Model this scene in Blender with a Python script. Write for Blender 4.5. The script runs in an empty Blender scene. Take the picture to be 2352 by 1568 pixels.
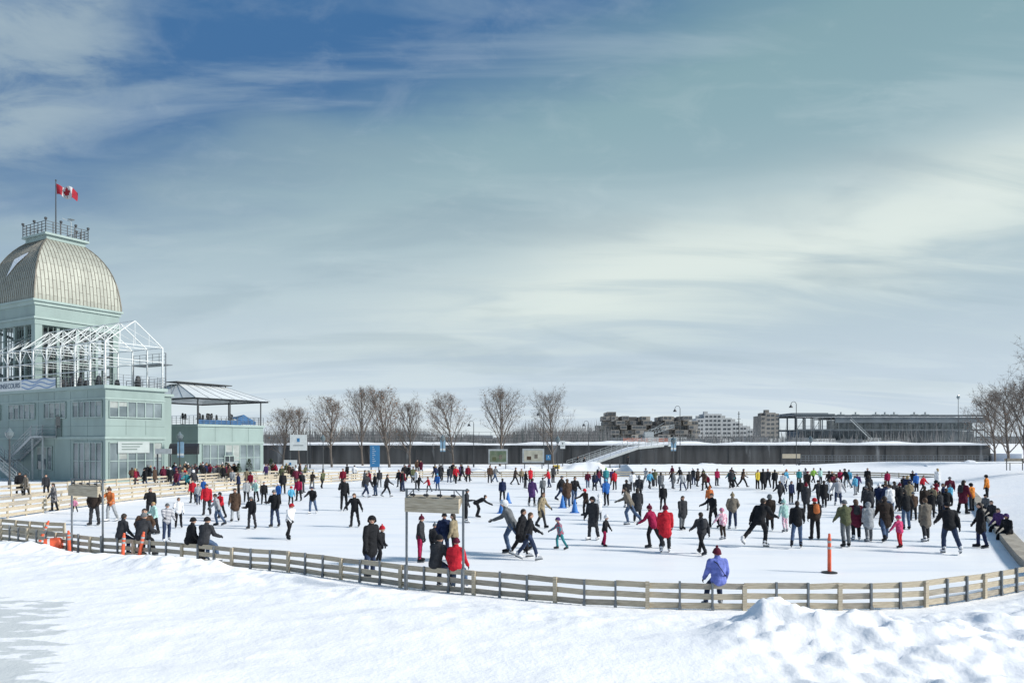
import bpy, math, random
import numpy as np
from mathutils import Vector, Matrix, noise
from mathutils.bvhtree import BVHTree
random.seed(7)
R=math.radians
F=1700.0; HZ=1018.0; H=4.1
def gp(u,v,dz=0):
    Y=F*(H-dz)/(v-HZ); return Vector(((u-1176)/F*Y,Y,dz))
def at(u,v,Y): return Vector(((u-1176)/F*Y,Y,H-(v-HZ)/F*Y))
S=bpy.context.scene; COL=S.collection

# ---------------- materials
def nmat(name,col,rough=0.8,var=0.15,scale=4.0,stretch=(1,1,1),bump=0.0,bscale=None,metal=0.0,col2=None,spec=None,detail=4):
    m=bpy.data.materials.new(name); m.use_nodes=True; nt=m.node_tree; N=nt.nodes; L=nt.links
    b=N['Principled BSDF']; b.inputs['Roughness'].default_value=rough; b.inputs['Metallic'].default_value=metal
    if spec is not None: b.inputs['Specular IOR Level'].default_value=spec
    tc=N.new('ShaderNodeTexCoord'); mp=N.new('ShaderNodeMapping'); mp.inputs['Scale'].default_value=stretch
    L.new(tc.outputs['Object'],mp.inputs['Vector'])
    nz=N.new('ShaderNodeTexNoise'); nz.inputs['Scale'].default_value=scale; nz.inputs['Detail'].default_value=detail
    L.new(mp.outputs[0],nz.inputs['Vector'])
    cr=N.new('ShaderNodeValToRGB'); c=col
    c2=col2 if col2 else tuple(min(1,x*(1+var)) for x in c); c1=tuple(x*(1-var) for x in c) if not col2 else c
    cr.color_ramp.elements[0].position=0.3; cr.color_ramp.elements[1].position=0.7
    cr.color_ramp.elements[0].color=(*c1,1); cr.color_ramp.elements[1].color=(*c2,1)
    L.new(nz.outputs['Fac'],cr.inputs[0]); L.new(cr.outputs[0],b.inputs['Base Color'])
    if bump>0:
        n2=N.new('ShaderNodeTexNoise'); n2.inputs['Scale'].default_value=bscale or scale*4; n2.inputs['Detail'].default_value=6
        L.new(mp.outputs[0],n2.inputs['Vector'])
        bp=N.new('ShaderNodeBump'); bp.inputs['Strength'].default_value=bump; bp.inputs['Distance'].default_value=0.1
        L.new(n2.outputs['Fac'],bp.inputs['Height']); L.new(bp.outputs[0],b.inputs['Normal'])
    return m
M={}
M['wood']=nmat('wood_board',(.36,.30,.215),.8,0,6,(.6,.6,9),.15,col2=(.57,.51,.40))
M['wood2']=nmat('wood_weathered',(.25,.22,.18),.85,0,5,(.6,.6,9),.15,col2=(.45,.41,.34))
M['steel']=nmat('grey_steel',(.16,.18,.20),.5,.2,8,metal=.4)
M['palesteel']=nmat('pale_steel',(.36,.39,.40),.5,.15,3)
M['darksteel']=nmat('dark_steel',(.05,.055,.06),.55,.2,6)
M['white']=nmat('white_paint',(.64,.67,.67),.5,.08,3)
M['green']=nmat('pale_green_cladding',(.255,.335,.32),.6,.12,.5,(1,1,.35),bump=.03)
M['green2']=nmat('pale_green_trim',(.31,.395,.375),.6,.08,1)
M['dgreen']=nmat('dark_green_trim',(.12,.165,.155),.6,.1,1)
M['glass']=nmat('window_glass',(.05,.075,.085),.08,.5,.35,(1,1,1),col2=(.22,.27,.29),spec=.8)
M['glassd']=nmat('dark_glass',(.03,.04,.045),.1,.3,.4,spec=.8)
M['black']=nmat('black_paint',(.02,.021,.024),.5,.2,6)
M['red']=nmat('flag_red',(.27,.006,.02),.8,.2,3)
M['orange']=nmat('orange_plastic',(.74,.12,.05),.5,.15,5)
M['net']=nmat('orange_netting',(.55,.20,.13),.8,.25,3)
M['blue_c']=nmat('blue_plastic',(.03,.17,.50),.5,.12,5)
M['bluesign']=nmat('blue_sign',(.03,.17,.36),.55,.1,2)
M['yellow']=nmat('yellow_paint',(.7,.5,.05),.5,.1,2)
M['bark']=nmat('bark',(.13,.11,.095),.9,.3,8,(1,1,.3),.4)
M['twig']=nmat('twig',(.165,.135,.115),.9,.3,3)
M['leafb']=nmat('dry_leaf',(.22,.12,.07),.9,.4,3)
M['ever']=nmat('evergreen_needles',(.03,.06,.03),.9,.5,4,col2=(.07,.11,.05))
M['tarp']=nmat('blue_tarp',(.03,.12,.28),.6,.3,2)
M['brick']=nmat('brownish_concrete',(.24,.225,.205),.85,.3,.08)
M['conc']=nmat('pale_concrete',(.42,.43,.43),.85,.12,.1)
M['rwhite']=nmat('canopy_sheet',(.72,.75,.75),.4,.12,.5)
M['snowcap']=nmat('snow_cap',(.90,.91,.93),.8,.03,1,bump=.25,bscale=5)
M['blind']=nmat('window_blind',(.30,.33,.32),.6,.2,2)
def snow_mat():
    m=bpy.data.materials.new('snow'); m.use_nodes=True; nt=m.node_tree; N=nt.nodes; L=nt.links
    b=N['Principled BSDF']; b.inputs['Roughness'].default_value=.8; b.inputs['Specular IOR Level'].default_value=.2
    tc=N.new('ShaderNodeTexCoord')
    def nz(sc,d=6,st=(1,1,1)):
        mp=N.new('ShaderNodeMapping'); mp.inputs['Scale'].default_value=st; L.new(tc.outputs['Object'],mp.inputs[0])
        n=N.new('ShaderNodeTexNoise'); n.inputs['Scale'].default_value=sc; n.inputs['Detail'].default_value=d; L.new(mp.outputs[0],n.inputs['Vector']); return n.outputs['Fac']
    big=nz(.25,5); cr=N.new('ShaderNodeValToRGB')
    cr.color_ramp.elements[0].color=(.93,.935,.95,1); cr.color_ramp.elements[1].color=(.965,.962,.96,1)
    cr.color_ramp.elements[0].position=.35; cr.color_ramp.elements[1].position=.6; L.new(big,cr.inputs[0])
    at_=N.new('ShaderNodeAttribute'); at_.attribute_name='slush'
    n3=nz(1.1,8,(1,2.6,1)); ad=N.new('ShaderNodeMath'); ad.operation='MULTIPLY_ADD'; L.new(n3,ad.inputs[0]); ad.inputs[1].default_value=2.0
    sb=N.new('ShaderNodeMath'); sb.operation='SUBTRACT'; L.new(at_.outputs['Fac'],sb.inputs[0]); sb.inputs[1].default_value=1.55
    L.new(sb.outputs[0],ad.inputs[2])
    r2=N.new('ShaderNodeMapRange'); L.new(ad.outputs[0],r2.inputs[0]); r2.inputs[1].default_value=.25; r2.inputs[2].default_value=.36; r2.inputs[3].default_value=0; r2.inputs[4].default_value=.85
    mx=N.new('ShaderNodeMix'); mx.data_type='RGBA'; L.new(r2.outputs[0],mx.inputs[0]); L.new(cr.outputs[0],mx.inputs[6]); mx.inputs[7].default_value=(.60,.63,.62,1)
    L.new(mx.outputs[2],b.inputs['Base Color'])
    b1=N.new('ShaderNodeBump'); b1.inputs['Strength'].default_value=.45; b1.inputs['Distance'].default_value=.08; L.new(nz(2.2,8),b1.inputs['Height'])
    b2=N.new('ShaderNodeBump'); b2.inputs['Strength'].default_value=.4; b2.inputs['Distance'].default_value=.03; L.new(nz(12,7),b2.inputs['Height']); L.new(b1.outputs[0],b2.inputs['Normal'])
    L.new(b2.outputs[0],b.inputs['Normal']); return m
def ice_mat():
    m=bpy.data.materials.new('rink_ice'); m.use_nodes=True; nt=m.node_tree; N=nt.nodes; L=nt.links
    b=N['Principled BSDF']; b.inputs['Specular IOR Level'].default_value=.2
    tc=N.new('ShaderNodeTexCoord')
    def ns(sc,st,rot,d=9,di=0):
        mp=N.new('ShaderNodeMapping'); mp.inputs['Scale'].default_value=st; mp.inputs['Rotation'].default_value=(0,0,rot); L.new(tc.outputs['Object'],mp.inputs[0])
        n=N.new('ShaderNodeTexNoise'); n.inputs['Scale'].default_value=sc; n.inputs['Detail'].default_value=d; n.inputs['Distortion'].default_value=di; L.new(mp.outputs[0],n.inputs['Vector']); return n.outputs['Fac']
    cr=N.new('ShaderNodeValToRGB'); cr.color_ramp.elements[0].color=(.85,.88,.925,1); cr.color_ramp.elements[1].color=(.955,.957,.96,1)
    cr.color_ramp.elements[0].position=.32; cr.color_ramp.elements[1].position=.52; L.new(ns(1.3,(.12,.6,1),.25),cr.inputs[0])
    c2=N.new('ShaderNodeValToRGB'); c2.color_ramp.elements[0].position=.62; c2.color_ramp.elements[0].color=(0,0,0,1); c2.color_ramp.elements[1].position=.70; c2.color_ramp.elements[1].color=(.5,.5,.5,1); L.new(ns(6,(.06,1.6,1),-.2,5,1.2),c2.inputs[0])
    mx=N.new('ShaderNodeMix'); mx.data_type='RGBA'; L.new(c2.outputs[0],mx.inputs[0]); L.new(cr.outputs[0],mx.inputs[6]); mx.inputs[7].default_value=(.82,.85,.90,1); L.new(mx.outputs[2],b.inputs['Base Color'])
    mr=N.new('ShaderNodeMapRange'); L.new(ns(5,(1,1,1),0),mr.inputs[0]); mr.inputs[3].default_value=.3; mr.inputs[4].default_value=.7; L.new(mr.outputs[0],b.inputs['Roughness'])
    return m
def wall_mat():
    m=bpy.data.materials.new('stained_concrete'); m.use_nodes=True; nt=m.node_tree; N=nt.nodes; L=nt.links
    b=N['Principled BSDF']; b.inputs['Roughness'].default_value=.6
    tc=N.new('ShaderNodeTexCoord')
    def ns(st,sc):
        mp=N.new('ShaderNodeMapping'); mp.inputs['Scale'].default_value=st; L.new(tc.outputs['Object'],mp.inputs[0])
        n=N.new('ShaderNodeTexNoise'); n.inputs['Scale'].default_value=sc; n.inputs['Detail'].default_value=7; L.new(mp.outputs[0],n.inputs['Vector']); return n.outputs['Fac']
    cr=N.new('ShaderNodeValToRGB'); e=cr.color_ramp.elements; e[0].position=.34; e[0].color=(.012,.013,.015,1); e[1].position=.70; e[1].color=(.075,.080,.085,1)
    L.new(ns((1,1,.12),.5),cr.inputs[0])
    c2=N.new('ShaderNodeValToRGB'); e=c2.color_ramp.elements; e[0].position=.60; e[0].color=(0,0,0,1); e[1].position=.72; e[1].color=(1,1,1,1)
    L.new(ns((1,1,.2),.4),c2.inputs[0])
    mx=N.new('ShaderNodeMix'); mx.data_type='RGBA'; L.new(c2.outputs[0],mx.inputs[0]); L.new(cr.outputs[0],mx.inputs[6]); mx.inputs[7].default_value=(.24,.255,.27,1)
    L.new(mx.outputs[2],b.inputs['Base Color']); return m
M['snow']=snow_mat(); M['ice']=ice_mat(); M['wallc']=wall_mat()
M['dome']=nmat('standing_seam_metal',(.33,.345,.30),.5,.16,.8,(1,1,.5),metal=.1)
M['seam']=nmat('seam_metal',(.19,.175,.145),.6,.2,3,metal=.1)

# ---------------- mesh builder
class MB:
    def __init__(s): s.v=[]; s.f=[]; s.m=[]
    def add(s,vs,fs,mi=0):
        o=len(s.v); s.v+= [tuple(v) for v in vs]; s.f+=[tuple(i+o for i in f) for f in fs]; s.m+=[mi]*len(fs)
    def box(s,x0,x1,y0,y1,z0,z1,mi=0):
        vs=[Vector((x,y,z)) for z in (z0,z1) for y in (y0,y1) for x in (x0,x1)]
        s.add(vs,[(0,2,3,1),(4,5,7,6),(0,1,5,4),(2,6,7,3),(0,4,6,2),(1,3,7,5)],mi)
    def beam(s,p0,p1,w,h=None,mi=0):
        p0=Vector(p0);p1=Vector(p1);h=h or w; d=p1-p0; L=d.length
        if L<1e-6: return
        d/=L; up=Vector((0,0,1)) if abs(d.z)<.95 else Vector((1,0,0)); sx=d.cross(up).normalized(); uz=sx.cross(d)
        vs=[p+sx*(a*w/2)+uz*(b*h/2) for p in (p0,p1) for a,b in((-1,-1),(1,-1),(1,1),(-1,1))]
        s.add(vs,[(0,1,2,3),(7,6,5,4),(0,4,5,1),(1,5,6,2),(2,6,7,3),(3,7,4,0)],mi)
    def tube(s,p0,p1,r0,r1,n=8,mi=0,cap=True):
        p0=Vector(p0);p1=Vector(p1); d=(p1-p0)
        if d.length<1e-6:return
        d.normalize(); a=Vector((0,0,1)) if abs(d.z)<.9 else Vector((1,0,0)); x=d.cross(a).normalized(); y=d.cross(x)
        vs=[]
        for p,r in((p0,r0),(p1,r1)):
            for i in range(n):
                t=2*math.pi*i/n; vs.append(p+x*(r*math.cos(t))+y*(r*math.sin(t)))
        fs=[(i,(i+1)%n,n+(i+1)%n,n+i) for i in range(n)]
        if cap: fs+=[tuple(range(n))[::-1],tuple(range(n,2*n))]
        s.add(vs,fs,mi)
    def lathe(s,prof,c=(0,0,0),n=16,mi=0):
        c=Vector(c); vs=[]
        for r,z in prof:
            for i in range(n):
                t=2*math.pi*i/n; vs.append(c+Vector((r*math.cos(t),r*math.sin(t),z)))
        k=len(prof); fs=[(j*n+i,j*n+(i+1)%n,(j+1)*n+(i+1)%n,(j+1)*n+i) for j in range(k-1) for i in range(n)]
        fs+=[tuple(range(n))[::-1],tuple(range((k-1)*n,k*n))]
        s.add(vs,fs,mi)
    def caps(s,p0,p1,r0,r1,sx=1.0,side=Vector((1,0,0)),n=14,mi=0,sy=1.0):
        p0=Vector(p0);p1=Vector(p1); d=p1-p0
        if d.length<1e-5: d=Vector((0,0,1e-3)); p1=p0+d
        d.normalize(); x=side-d*side.dot(d)
        if x.length<.1: x=Vector((0,1,0))-d*d.y
        x.normalize(); y=d.cross(x); rings=[]
        for a in(-90,-60,-30,0): rings.append((p0+d*(r0*math.sin(R(a))),max(r0*math.cos(R(a)),.002)))
        for a in(0,30,60,90): rings.append((p1+d*(r1*math.sin(R(a))),max(r1*math.cos(R(a)),.002)))
        vs=[p+x*(r*sx*math.cos(2*math.pi*i/n))+y*(r*sy*math.sin(2*math.pi*i/n)) for p,r in rings for i in range(n)]
        k=len(rings); fs=[(j*n+i,j*n+(i+1)%n,(j+1)*n+(i+1)%n,(j+1)*n+i) for j in range(k-1) for i in range(n)]
        fs+=[tuple(range(n))[::-1],tuple(range((k-1)*n,k*n))]
        s.add(vs,fs,mi)
    def mesh(s,name,mats,smooth=False):
        me=bpy.data.meshes.new(name); me.from_pydata(s.v,[],s.f)
        for m in mats: me.materials.append(m)
        me.polygons.foreach_set('material_index',s.m)
        if smooth: me.polygons.foreach_set('use_smooth',[True]*len(s.f))
        me.update(); return me
    def obj(s,name,mats,parent=None,loc=(0,0,0),rot=0,smooth=False):
        return mk(name,s.mesh(name,mats,smooth),parent,loc,rot)
def mk(name,me,parent=None,loc=(0,0,0),rot=0):
    o=bpy.data.objects.new(name,me); COL.objects.link(o); o.location=loc; o.rotation_euler=(0,0,rot)
    if parent: o.parent=parent
    return o
def empty(name,loc=(0,0,0),rot=0):
    o=bpy.data.objects.new(name,None); COL.objects.link(o); o.location=loc; o.rotation_euler=(0,0,rot); o.empty_display_size=.3; return o
def top(o,label,cat,group=None,kind=None):
    o['label']=label; o['category']=cat
    if group:o['group']=group
    if kind:o['kind']=kind
    return o
def struct(o): o['kind']='structure'; return o
def textmesh(s,size,mat,parent,loc,rotm,name='lettering',ext=.01):
    cu=bpy.data.curves.new('t','FONT'); cu.body=s; cu.size=size; cu.extrude=ext
    t=bpy.data.objects.new('t',cu); COL.objects.link(t)
    dg=bpy.context.evaluated_depsgraph_get(); me=bpy.data.meshes.new_from_object(t.evaluated_get(dg)); bpy.data.objects.remove(t)
    me.materials.clear(); me.materials.append(mat); me.name=name
    o=mk(name,me,parent,loc); o.rotation_euler=rotm; return o

# ---------------- rink outline
near=[(-160,1226),(-60,1233),(0,1241),(130,1262),(240,1277),(400,1290),(500,1301),(650,1313),(800,1334),(930,1352),(1065,1365),(1220,1380),(1350,1392),(1480,1399),(1640,1403),(1810,1403),(1990,1402),(2100,1398),(2200,1385),(2290,1370),(2352,1358),(2420,1342)]
near=[gp(u,v) for u,v in near]
right=[gp(2352,1308),gp(2325,1275),gp(2298,1240),gp(2270,1200),gp(2240,1160),gp(2215,1128)]
far=[(2150,1104),(2000,1098),(1850,1096),(1600,1097),(1300,1096),(1000,1097),(900,1100),(700,1113),(560,1126),(440,1137),(330,1148),(160,1170),(40,1188),(-80,1205)]
far=[gp(u,v) for u,v in far]
poly=near+right+far
PX=np.array([p.x for p in poly]);PY=np.array([p.y for p in poly])
def polydist(x,y):
    x=np.asarray(x,float);y=np.asarray(y,float); d=np.full(x.shape,1e9); ins=np.zeros(x.shape,bool); n=len(PX)
    for i in range(n):
        ax,ay,bx,by=PX[i],PY[i],PX[(i+1)%n],PY[(i+1)%n]
        dx,dy=bx-ax,by-ay; t=np.clip(((x-ax)*dx+(y-ay)*dy)/(dx*dx+dy*dy+1e-9),0,1)
        d=np.minimum(d,np.hypot(x-ax-t*dx,y-ay-t*dy))
        c=((ay>y)!=(by>y)); xi=(bx-ax)*(y-ay)/((by-ay) if abs(by-ay)>1e-9 else 1e-9)+ax
        ins^=(c&(x<xi))
    return np.where(ins,-d,d)
def axis(lo,hi,a,b,step):
    c=list(np.arange(a,b+1e-6,step)); s=step; x=b
    while x<hi: s*=1.18; x+=s; c.append(x)
    s=step; x=a
    while x>lo: s*=1.18; x-=s; c.insert(0,x)
    return np.array(c)
xs=axis(-4000,4000,-20,20,.10); ys=axis(-200,5000,11,30,.10)
GX,GY=np.meshgrid(xs,ys); D=polydist(GX,GY)
bumps=[(5.5,15.8,.48,.8,.7),(6.4,15.3,.34,1.1,.8),(7.6,15.4,.24,.9,.7),(8.6,14.6,.28,1.5,1.0),(4.6,14.7,.16,1.0,.8),(10.2,15.9,.16,.8,.6),(11.5,15.8,.22,1.2,.9),(13.2,16.8,.24,1.3,1.1),(12.0,14.2,.25,2,1),(16,19,.6,2.0,2.2),
 (-9.8,23.6,.28,1.6,.7),(-11.6,24.2,.22,1.0,.6),(-7.4,21.6,.20,1.8,.8),(-4.4,19.6,.13,2.0,.8),(-14,25,.20,2.5,.9),(-18,27.5,.3,3,1.0),(-1,17.2,.09,2.6,.8),(2,16.6,.08,1.6,.7)]
def sst(x): x=max(0,min(1,x)); return x*x*(3-2*x)
def gz(x,y,d):
    if d<=0: return -.05
    k=sst(d/1.2); z=.03+.07*k
    if y<45:
        lump=0
        for bx,by,h,sx,sy in bumps:
            q=((x-bx)/sx)**2+((y-by)/sy)**2
            if q<9: lump+=h*math.exp(-q)*min(1,max(0,(d-.15))/.7)
        n=noise.fractal(Vector((x*.22,y*.5,0)),1,2,4); n2=noise.fractal(Vector((x*1.2,y*1.7,3)),1,2,4); n3=noise.fractal(Vector((x*3.6,y*4.0,9)),1,2,4)
        z+=lump*(1+.35*n2)
        plough=sst((x-3.2)/3)*sst((17.5-y)/1.2)
        rough=plough*1.5+min(1.2,lump*4)+.25+.5*sst((d-.2)/.8)*(1-sst((d-1.2)/1.5))
        slush=sst((-x-.5*y)/2.5)*sst((21-y)/4)
        chunk=max(0,noise.noise(Vector((x*1.9,y*2.3,7)))-.05)*.22*plough
        z+=k*(.08*n+.034*n2*min(2,rough)+.026*n3*min(1.9,rough)+chunk)*(1-.8*slush)
    if x>15 and y>20 and y<100:
        z+=min(1.6,max(0,d-.6)*.16)*k+ .25*k*abs(noise.noise(Vector((x*.15,y*.1,5))))
    return z
V=[];A=[]
for j in range(len(ys)):
    for i in range(len(xs)):
        x,y=float(GX[j,i]),float(GY[j,i]); V.append((x,y,gz(x,y,float(D[j,i]))))
        A.append(sst((-x-.50*y)/2.6)*sst((21-y)/3))
nx=len(xs); Fc=[(j*nx+i,j*nx+i+1,(j+1)*nx+i+1,(j+1)*nx+i) for j in range(len(ys)-1) for i in range(nx-1)]
me=bpy.data.meshes.new('ground'); me.from_pydata(V,[],Fc); me.materials.append(M['snow'])
me.polygons.foreach_set('use_smooth',[True]*len(Fc)); a=me.attributes.new('slush','FLOAT','POINT'); a.data.foreach_set('value',A); me.update()
g=struct(mk('ground',me)); g['label']='snow-covered ground with piled banks'
mb=MB(); mb.add([(p.x,p.y,0) for p in poly],[tuple(range(len(poly)))],0); ic=struct(mb.obj('ice_rink',[M['ice']])); ic['label']='skated white ice of the outdoor rink'

# ---------------- fences
def resample(pts,step):
    L=[0]
    for a,b in zip(pts,pts[1:]): L.append(L[-1]+(b-a).length)
    n=max(1,round(L[-1]/step)); out=[]
    for k in range(n+1):
        t=L[-1]*k/n
        for i in range(len(pts)-1):
            if t<=L[i+1]+1e-9: out.append(pts[i].lerp(pts[i+1],(t-L[i])/(L[i+1]-L[i]))); break
    return out
def fence(pts,step,h,label,boards,bw=.14,metal=True,grp=None):
    P=resample(pts,step); root=empty('wooden_fence',P[0]); o=P[0]
    for i,p in enumerate(P):
        d=(P[min(i+1,len(P)-1)]-P[max(i-1,0)]).normalized(); ang=math.atan2(d.y,d.x)
        mb=MB(); hh=h+random.uniform(-.02,.04)
        if metal and i%3!=1:
            mb.box(-.025,.025,-.075,-.02,-.1,hh-.01,0); mb.box(-.04,.04,-.085,-.0755,-.1,.12,0); mt=M['steel']
        else: mb.box(-.05,.05,-.09,-.02,-.1,hh-.03,0); mt=M['wood']
        mb.obj('post',[mt],root,p-o,ang)
        if i<len(P)-1:
            q=P[i+1]; dd=(q-p); Ln=dd.length; an=math.atan2(dd.y,dd.x); mb=MB()
            for bi,bz in enumerate(boards):
                j=random.uniform(-.016,.016); j2=random.uniform(-.014,.014); y=random.uniform(-.004,.004); mi=random.choice((0,0,1))
                vs=[(x,y+yy,bz+zz+(j if x<.1 else j2)) for zz in(0,bw) for yy in(-.018,.018) for x in(.004,Ln-.004)]
                mb.add(vs,[(0,2,3,1),(4,5,7,6),(0,1,5,4),(2,6,7,3),(0,4,6,2),(1,3,7,5)],mi)
            mb.obj('railing',[M['wood'],M['wood2']],root,p-o,an)
    return top(root,label,'fence',grp)
fence(near,.78,.70,'low unpainted wooden fence with metal posts around the ice',[.06,.29,.54])
fence([p+Vector((0,.3,0)) for p in far[:6]],2.0,.75,'low wooden fence along the snowy rink edge',[.08,.33,.58],.16,False,'rink edge fences')
fence([p+Vector((-.2,.3,0)) for p in far[5:]],1.5,.85,'low wooden fence beside the queue lane',[.1,.4,.66],.17,False,'rink edge fences')
off=[p+Vector((-2.6,4.2,0)) for p in far[6:]]
fence(off,1.6,.95,'second wooden fence bordering the queue lane',[.12,.45,.76],.17,False,'rink edge fences')
off2=[gp(-120,1155),gp(60,1140),gp(250,1126),gp(420,1112),gp(600,1102),gp(720,1096)]
fence(off2,1.7,1.0,'wooden fence in front of the pavilion crowd',[.15,.5,.82],.16,False,'rink edge fences')
fence([gp(-80,1222),gp(20,1226),gp(100,1234),gp(150,1236)],1.0,.7,'short weathered board fence beside the rink corner',[.06,.29,.52],.15,False)
kr=[p for p in ([near[-1]+Vector((.0,.3,0))]+right)]; Pk=resample(kr,2.0); root=empty('rink_kerb',Pk[0])
for p,q in zip(Pk,Pk[1:]):
    d=q-p; an=math.atan2(d.y,d.x); mb=MB(); mb.box(0,d.length-.01,-.16,.04,-.05,.30,0); mb.box(-.01,d.length,-.55,-.17,.2,.27,1)
    mb.obj('kerb_board',[M['wood2'],M['wood2']],root,p-Pk[0],an)
top(root,'weathered timber kerb between the ice and a snow bank','kerb')

# ---------------- light frames with wooden box
def light_frame(ga,gb,ht,label):
    d=gb-ga; W=d.length; an=math.atan2(d.y,d.x); root=empty('light_frame',ga,an)
    for x in(0,W):
        mb=MB(); mb.box(x-.025,x+.025,-.025,.025,-.1,ht,0); mb.box(x-.03,x+.03,-.09,-.026,-.1,.75,0); mb.obj('post',[M['steel']],root)
    mb=MB(); mb.beam((-.05,0,ht+.02),(W+.18,0,ht+.02),.035); mb.beam((0,0,ht-.2),(.22,0,ht),.02); mb.beam((W,0,ht-.2),(W-.22,0,ht),.02); mb.obj('crossbar',[M['steel']],root)
    mb=MB()
    for k in range(3): mb.box(.03,W-.06,-.16,-.12,ht-.60+k*.13,ht-.475+k*.13,0)
    mb.add([(.03,-.119,ht-.5),(W-.06,-.119,ht-.5),(W-.06,.2,ht-.14),(.03,.2,ht-.14),(.03,-.119,ht-.21),(W-.06,-.119,ht-.21)],[(0,1,2,3),(4,5,2,3),(0,3,4),(1,5,2)],0); mb.obj('wooden_box',[M['wood']],root)
    for k in range(4):
        x=W*(k+.6)/4.2; mb=MB(); mb.beam((x,-.05,ht-.19),(x,-.05,ht-.0),.02,mi=0); mb.caps((x-.05,-.1,ht-.13),(x+.05,-.1,ht-.13),.035,.035,mi=0,n=8); mb.obj('lamp',[M['black']],root)
    top(root,label,'light frame','steel frames carrying a wooden lamp box')
light_frame(gp(934,1357),gp(1064,1368),2.82,'grey steel frame holding a wooden lamp box over the fence')
light_frame(gp(165,1268),gp(236,1277),2.75,'steel frame with a wooden lamp box behind the fence')

# ---------------- cones / delineators
def delineator(loc,h=1.15,tilt=0,az=0,label='',base=True):
    root=empty('traffic_delineator',loc); mb=MB(); mb.lathe([(.06,.05),(.055,h*.9),(.04,h*.93),(.04,h),(.028,h+.03)],n=12,mi=0)
    for z in(.62,.78): mb.lathe([(.061,h*z),(.061,h*z+.07)],n=12,mi=1)
    mb.obj('pole',[M['orange'],M['palesteel']],root)
    if base: mb=MB(); mb.lathe([(.24,0),(.24,.03),(.09,.06)],n=16); mb.obj('base',[M['black']],root)
    root.rotation_euler=(0,tilt,az); top(root,label,'traffic post','orange traffic posts')
delineator(gp(1905,1315),1.22,0,0,'orange traffic post on a black base on the ice')
delineator(gp(90,1245),.95,R(24),0,'orange traffic post leaning in the snow',base=False)
delineator(gp(160,1272),.85,R(-3),0,'orange traffic post in snow by the fence',base=False)
delineator(gp(281,1285),.92,R(4),0,'orange traffic post behind a sitting group',base=False)
delineator(gp(318,1285),.98,R(11),0,'tilted orange traffic post behind a sitting group',base=False)
mb=MB(); mb.lathe([(.27,0),(.25,.25),(.22,.5),(.18,.55)],n=14); mb.lathe([(.265,.12),(.26,.2)],n=14,mi=1); o=mb.obj('traffic_barrel',[M['orange'],M['white']],None,gp(105,1266)+Vector((0,0,.22))); o.rotation_euler=(0,R(80),R(20)); top(o,'orange traffic barrel fallen on its side in snow','traffic barrel')
for u,v,h in[(1152,1178,.78),(1167,1155,.75),(1292,1166,.8),(1320,1177,.85)]:
    root=empty('traffic_cone',gp(u,v)); mb=MB(); mb.lathe([(.2,.04),(.12,h*.5),(.035,h),(.03,h+.01)],n=14); mb.obj('cone_body',[M['blue_c']],root); mb=MB(); mb.box(-.26,.26,-.26,.26,0,.04); mb.obj('base',[M['blue_c']],root)
    top(root,'blue plastic traffic cone standing on the ice','traffic cone','blue traffic cones on the ice')

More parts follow.
